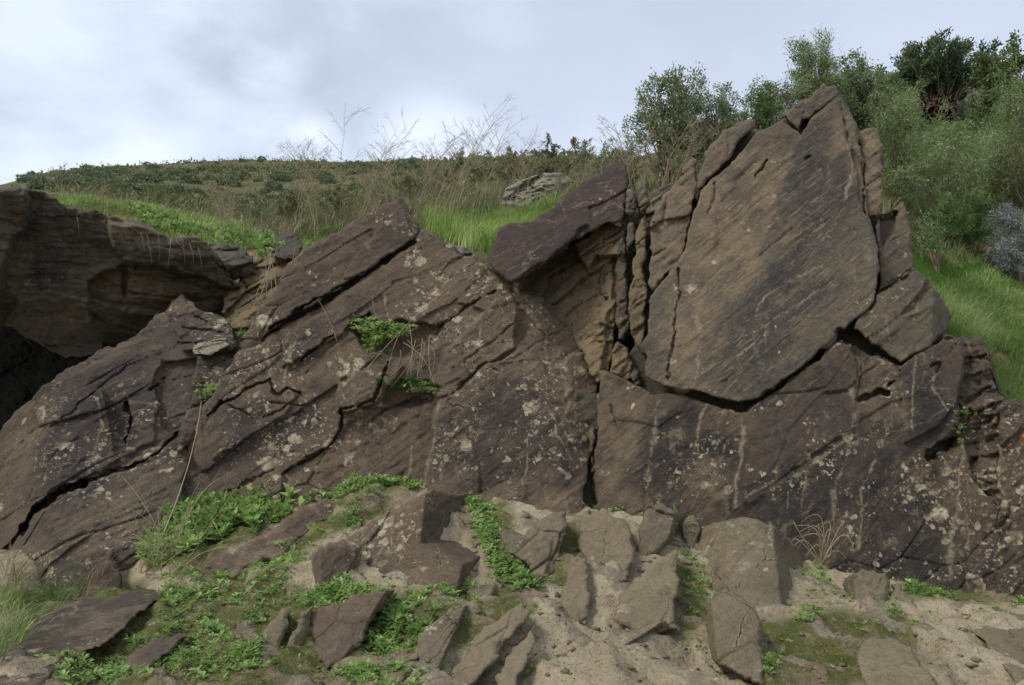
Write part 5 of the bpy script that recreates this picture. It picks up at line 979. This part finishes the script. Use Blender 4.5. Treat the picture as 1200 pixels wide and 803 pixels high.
def rosette(name, label, base, nl, size, mat, cat='plant', width=.8):
    mb = MB(); base = np.asarray(base, float)
    for k in range(nl):
        an = rng.uniform(0, 6.28); el = rng.uniform(.2, 1.1); a = np.array([math.cos(an) * math.cos(el), math.sin(an) * math.cos(el) - .3, math.sin(el)]); a /= np.linalg.norm(a); tip = base + a * size * rng.uniform(.5, 1.3); mb.tube(curve(base, tip, (0, 0, .01), 4), .0016, 3, .6)
        b = unit(np.cross(a, [0, 0, 1])); s = size * rng.uniform(.45, .75); ax = unit(a + np.array([0, -.3, -.5])); n2 = np.cross(b, ax)
        ring = [tip + ax * s * y_ + b * s * width * x_ + n2 * s * .12 * abs(x_) for x_, y_ in [(0, 0), (.3, -.12), (.52, .15), (.46, .5), (.25, .8), (0, 1), (-.25, .8), (-.46, .5), (-.52, .15), (-.3, -.12)]]
        V = np.array([tip + ax * s * .4 - n2 * s * .05] + ring); F_ = np.array([[0, i, i % 10 + 1] for i in range(1, 11)]); mb.add((V, [F_]), np.array([rng.uniform(.1, .7)]), len(V))
    return tag(mb.build(name, mat, loc=base), label, cat)
L_broad = leaf_material('broad_leaf', C(40, 92, 34), C(56, 118, 42), C(84, 146, 58))
rosette('broad_leaved_plant', 'dark green broad-leaved plant in the notch of the broad slab', face_pt(PLc, 466., 456., -.03), 12, .10, L_broad)
rosette('broad_leaved_plant', 'single broad green leaf sprouting below the ledge herbs on the broad slab', face_pt(PLc, 452., 420., -.02), 3, .07, L_broad)
rosette('fern_weed', 'young feathery weed growing beside the reddish block at the steps', gpoint([796.], [622.])[0], 9, .10, L_herb, width=.35)
# bare roots and stalks
def stalks(name, label, starts, mat=L_dry, r=.0028):
    mb = MB()
    for a, b, sg in starts: mb.tube(curve(a, b, sg, 10), np.linspace(r, r * .5, 10), 4, rng.uniform(.3, .9))
    return tag(mb.build(name, mat, loc=starts[0][0]), label, 'dry weed')
f1 = lambda x, y, b=-.05: face_pt(PLr, x, y, b)
stalks('dry_stalks', 'tangle of arched dry stalks leaning on the foot of the dark slab', [(f1(962, 662), f1(rng.uniform(925, 1006), rng.uniform(610, 655), -.12), (rng.uniform(-.15, .15), -.05, rng.uniform(.1, .3))) for _ in range(16)])
f2 = lambda x, y, b=-.06: face_pt(PLc, x, y, b)
stalks('dry_stalks', 'dry stalks hanging down the face from the ledge herbs', [(f2(480 + rng.uniform(-12, 30), 405 + rng.uniform(-25, 10)), f2(478 + rng.uniform(-30, 42), 445 + rng.uniform(-5, 12)), (rng.uniform(-.08, .08), -.05, .05)) for _ in range(16)], r=.0022)
stalks('dry_stalks', 'long dry stalk lying diagonally across the upper part of the broad slab', [(f2(430, 432), f2(540, 325), (.0, -.06, .06)), (f2(395, 400), f2(372, 350), (.02, -.04, .02)), (f2(448, 380), f2(438, 345), (-.06, -.04, .0))], r=.0022)
gb = gpoint([170., 200., 215., 190.], [672., 660., 650., 680.])
stalks('dry_stalks', 'tangle of brown dry stems beside the lush herb clump at the lower left', [(gb[k % 4] + np.array([rng.uniform(-.1, .1), 0, 0]), gb[k % 4] + np.array([rng.uniform(-.3, .35), rng.uniform(-.2, .1), rng.uniform(.08, .5)]), (rng.uniform(-.1, .1), -.03, rng.uniform(0, .12))) for k in range(34)], r=.0026)
stalks('dry_stalks', 'very long thin dry stem rising diagonally over the lower left slabs', [(gb[0], face_pt(PLs, 236., 470., -.1), (.1, 0, .0))], r=.004)
stalks('dry_stalks', 'second long dry stem, bending towards the foot of the broad slab', [(gb[1], face_pt(PLc, 258., 560., -.1), (.0, -.1, .15))], r=.004)
stalks('dry_stalks', 'dry rootlets hanging over the front of the left boulder', [(face_pt(PLb, x, y, -.16), face_pt(PLb, x + rng.uniform(-4, 12), y + rng.uniform(10, 36), -.2), (.02, -.03, 0)) for x, y in [(90, 254), (165, 272), (172, 274), (200, 280), (206, 282), (214, 283), (222, 285), (186, 275), (232, 290)]], r=.002)['kind'] = 'stuff'
stalks('dry_stalks', 'dry stems standing in the gully left of the sloping slab', [(face_pt(PLc, 300. + k * 6, 345., .15), face_pt(PLc, 300. + k * 5 + rng.uniform(-8, 25), 290., .1), (.03, 0, .02)) for k in range(6)], r=.0026)
grass('grass', 'tall half dry grass at the lower left edge below the tilted slab', scatter_ground([[(-20, 700), (70, 665), (110, 670), (60, 720), (10, 780), (-20, 790)]], 800), .13, .005, L_slope, .6)
grass('dry_grass', 'thin dry blades among the grass at the lower left edge', scatter_ground([[(-20, 680), (80, 650), (160, 640), (140, 690), (60, 720), (10, 780), (-20, 790)]], 500), .17, .004, L_dry, .6)
grass('grass', 'long green grass blades springing from the lush herb clump', scatter_ground([[(190, 620), (330, 575), (340, 600), (240, 640)]], 160), .17, .006, L_grass, .6)
grass('grass', 'short moss and grass shoots on the mossy ground', scatter_ground([[(100, 700), (330, 660), (350, 700), (300, 760), (200, 810), (60, 810)], [(350, 600), (440, 585), (400, 630), (320, 660)]], 1800), .022, .004, L_grass, .5)
# pebbles and flakes on the clay
pb = MB(); pp = np.concatenate([gpoint(rng.uniform(420, 1240, 3200), rng.uniform(600, 803, 3200)), gpoint(rng.uniform(80, 450, 700), rng.uniform(680, 803, 700))])
ico = np.array([[1, 0, 0], [-1, 0, 0], [0, 1, 0], [0, -1, 0], [0, 0, 1], [0, 0, -1]], float); icf = np.array([[0, 2, 4], [2, 1, 4], [1, 3, 4], [3, 0, 4], [2, 0, 5], [1, 2, 5], [3, 1, 5], [0, 3, 5]])
sz = .0025 + .022 * rng.random(len(pp)) ** 9; vv = ico[None] * rng.uniform(.5, 1.6, (len(pp), 6, 1)) * np.array([1.3, 1, .55]) * sz[:, None, None]; an = rng.uniform(0, 6.28, len(pp)); cs, sn = np.cos(an)[:, None], np.sin(an)[:, None]
vv = np.stack([vv[..., 0] * cs - vv[..., 1] * sn, vv[..., 0] * sn + vv[..., 1] * cs, vv[..., 2]], -1) + pp[:, None]
tag(mesh_obj('pebbles', vv.reshape(-1, 3), [(np.arange(len(pp))[:, None, None] * 6 + icf[None]).reshape(-1, 3)], M_foret, attrs={'soil': np.full(len(pp) * 6, .3)}, smooth=False), 'small stone chips scattered over the clay', 'pebbles', kind='stuff')
lv = MB(); lp = gpoint([592, 587, 590, 235, 232, 416, 455], [661, 688, 684, 749, 748, 698, 743]); lv.add(leaves_geo(lp + np.array([0, 0, .01]), unit(rng.normal(size=(7, 3)) * np.array([1, 1, .2])), .05, .03), rng.uniform(0, 1, 7), 4)
tag(lv.build('fallen_leaves', L_orange), 'fallen dry leaves among the weeds', 'leaves', kind='stuff')

herbs('herbs', 'leafy herbs mixed into the grass along the top of the left boulder', scatter_hill([(150, 250), (240, 262), (320, 280), (310, 296), (240, 286), (160, 268)], 260, 7.0, 9.0), .085, flat=.8, cat='face')
herbs('herbs', 'leafy herbs in the bright tuft between the broad slab and the maroon wedge', scatter_hill([(560, 262), (640, 250), (640, 285), (570, 296)], 120, 7.1, 8.6), .07, flat=.8, cat='face')
grass('dry_grass', 'pale dry blades standing in the grass over the left boulder', scatter_hill([(60, 215), (200, 240), (320, 262), (330, 290), (200, 280), (70, 246)], 900, 7.0, 11), .22, .006, L_dry, .5)
herbs('herbs', 'tiny seedlings scattered over the clay and moss', scatter_ground([[(330, 650), (700, 700), (640, 800), (240, 800)], [(790, 640), (1190, 700), (1190, 730), (900, 740), (810, 760)]], 130), .022)

# low scrub merging over the far slope
sp_ = scatter_hill([(30, 186), (560, 178), (700, 175), (560, 235), (300, 262), (60, 228)], 5200, 16, 122); sp_ = sp_[fbm(sp_ * .09, 3, .6, 99) > -.25]
cl = np.repeat(sp_, 9, 0); sr = np.repeat(rng.uniform(.15, .5, len(sp_)) * np.clip(sp_[:, 1] / 75, .12, 1.1), 9); cl = cl + rng.normal(0, 1, cl.shape) * sr[:, None] * np.array([1., 1., .3]) + np.array([0, 0, 1.]) * sr[:, None] * .4
mbs = MB(); mbs.add(leaves_geo(cl, rnd_dirs(len(cl), .5), sr * .8, sr * .4), np.clip(np.repeat(rng.normal(.4, .25, len(sp_)), 9) + rng.normal(0, .1, len(cl)), 0, 1), 4)
tag(mbs.build('scrub', L_olive), 'low olive scrub merging over the distant hillside', 'scrub', kind='stuff')
grass('dry_grass', 'dry blades mixed into the grass slope on the right', scatter_hill([(1080, 300), (1120, 300), (1160, 322), (1230, 370), (1240, 500), (1120, 520), (1080, 420)], 3200, 5.3, 9.6), .17, .004, L_dry, .6)
lq = gpoint(rng.uniform(120, 1180, 70), rng.uniform(640, 803, 70)); ld = MB(); ld.add(leaves_geo(lq + np.array([0, 0, .008]), unit(rng.normal(size=(70, 3)) * np.array([1, 1, .25])), rng.uniform(.015, .04, 70), rng.uniform(.008, .02, 70)), rng.uniform(0, 1, 70), 4)
tag(ld.build('fallen_leaves', L_dry), 'small dry leaves and straws scattered over the clay', 'leaves', kind='stuff')

grass('grass', 'fine grass shoots growing up through the herb mats', scatter_ground([[(200, 690), (300, 665), (350, 670), (345, 700), (280, 740), (200, 760)], [(60, 790), (180, 740), (280, 745), (260, 790), (160, 810)], [(350, 586), (430, 565), (500, 570), (430, 590)], [(360, 705), (460, 680), (510, 720), (450, 760)], [(1062, 690), (1260, 684), (1260, 702), (1070, 704)]], 260), .055, .003, L_grass, .7)
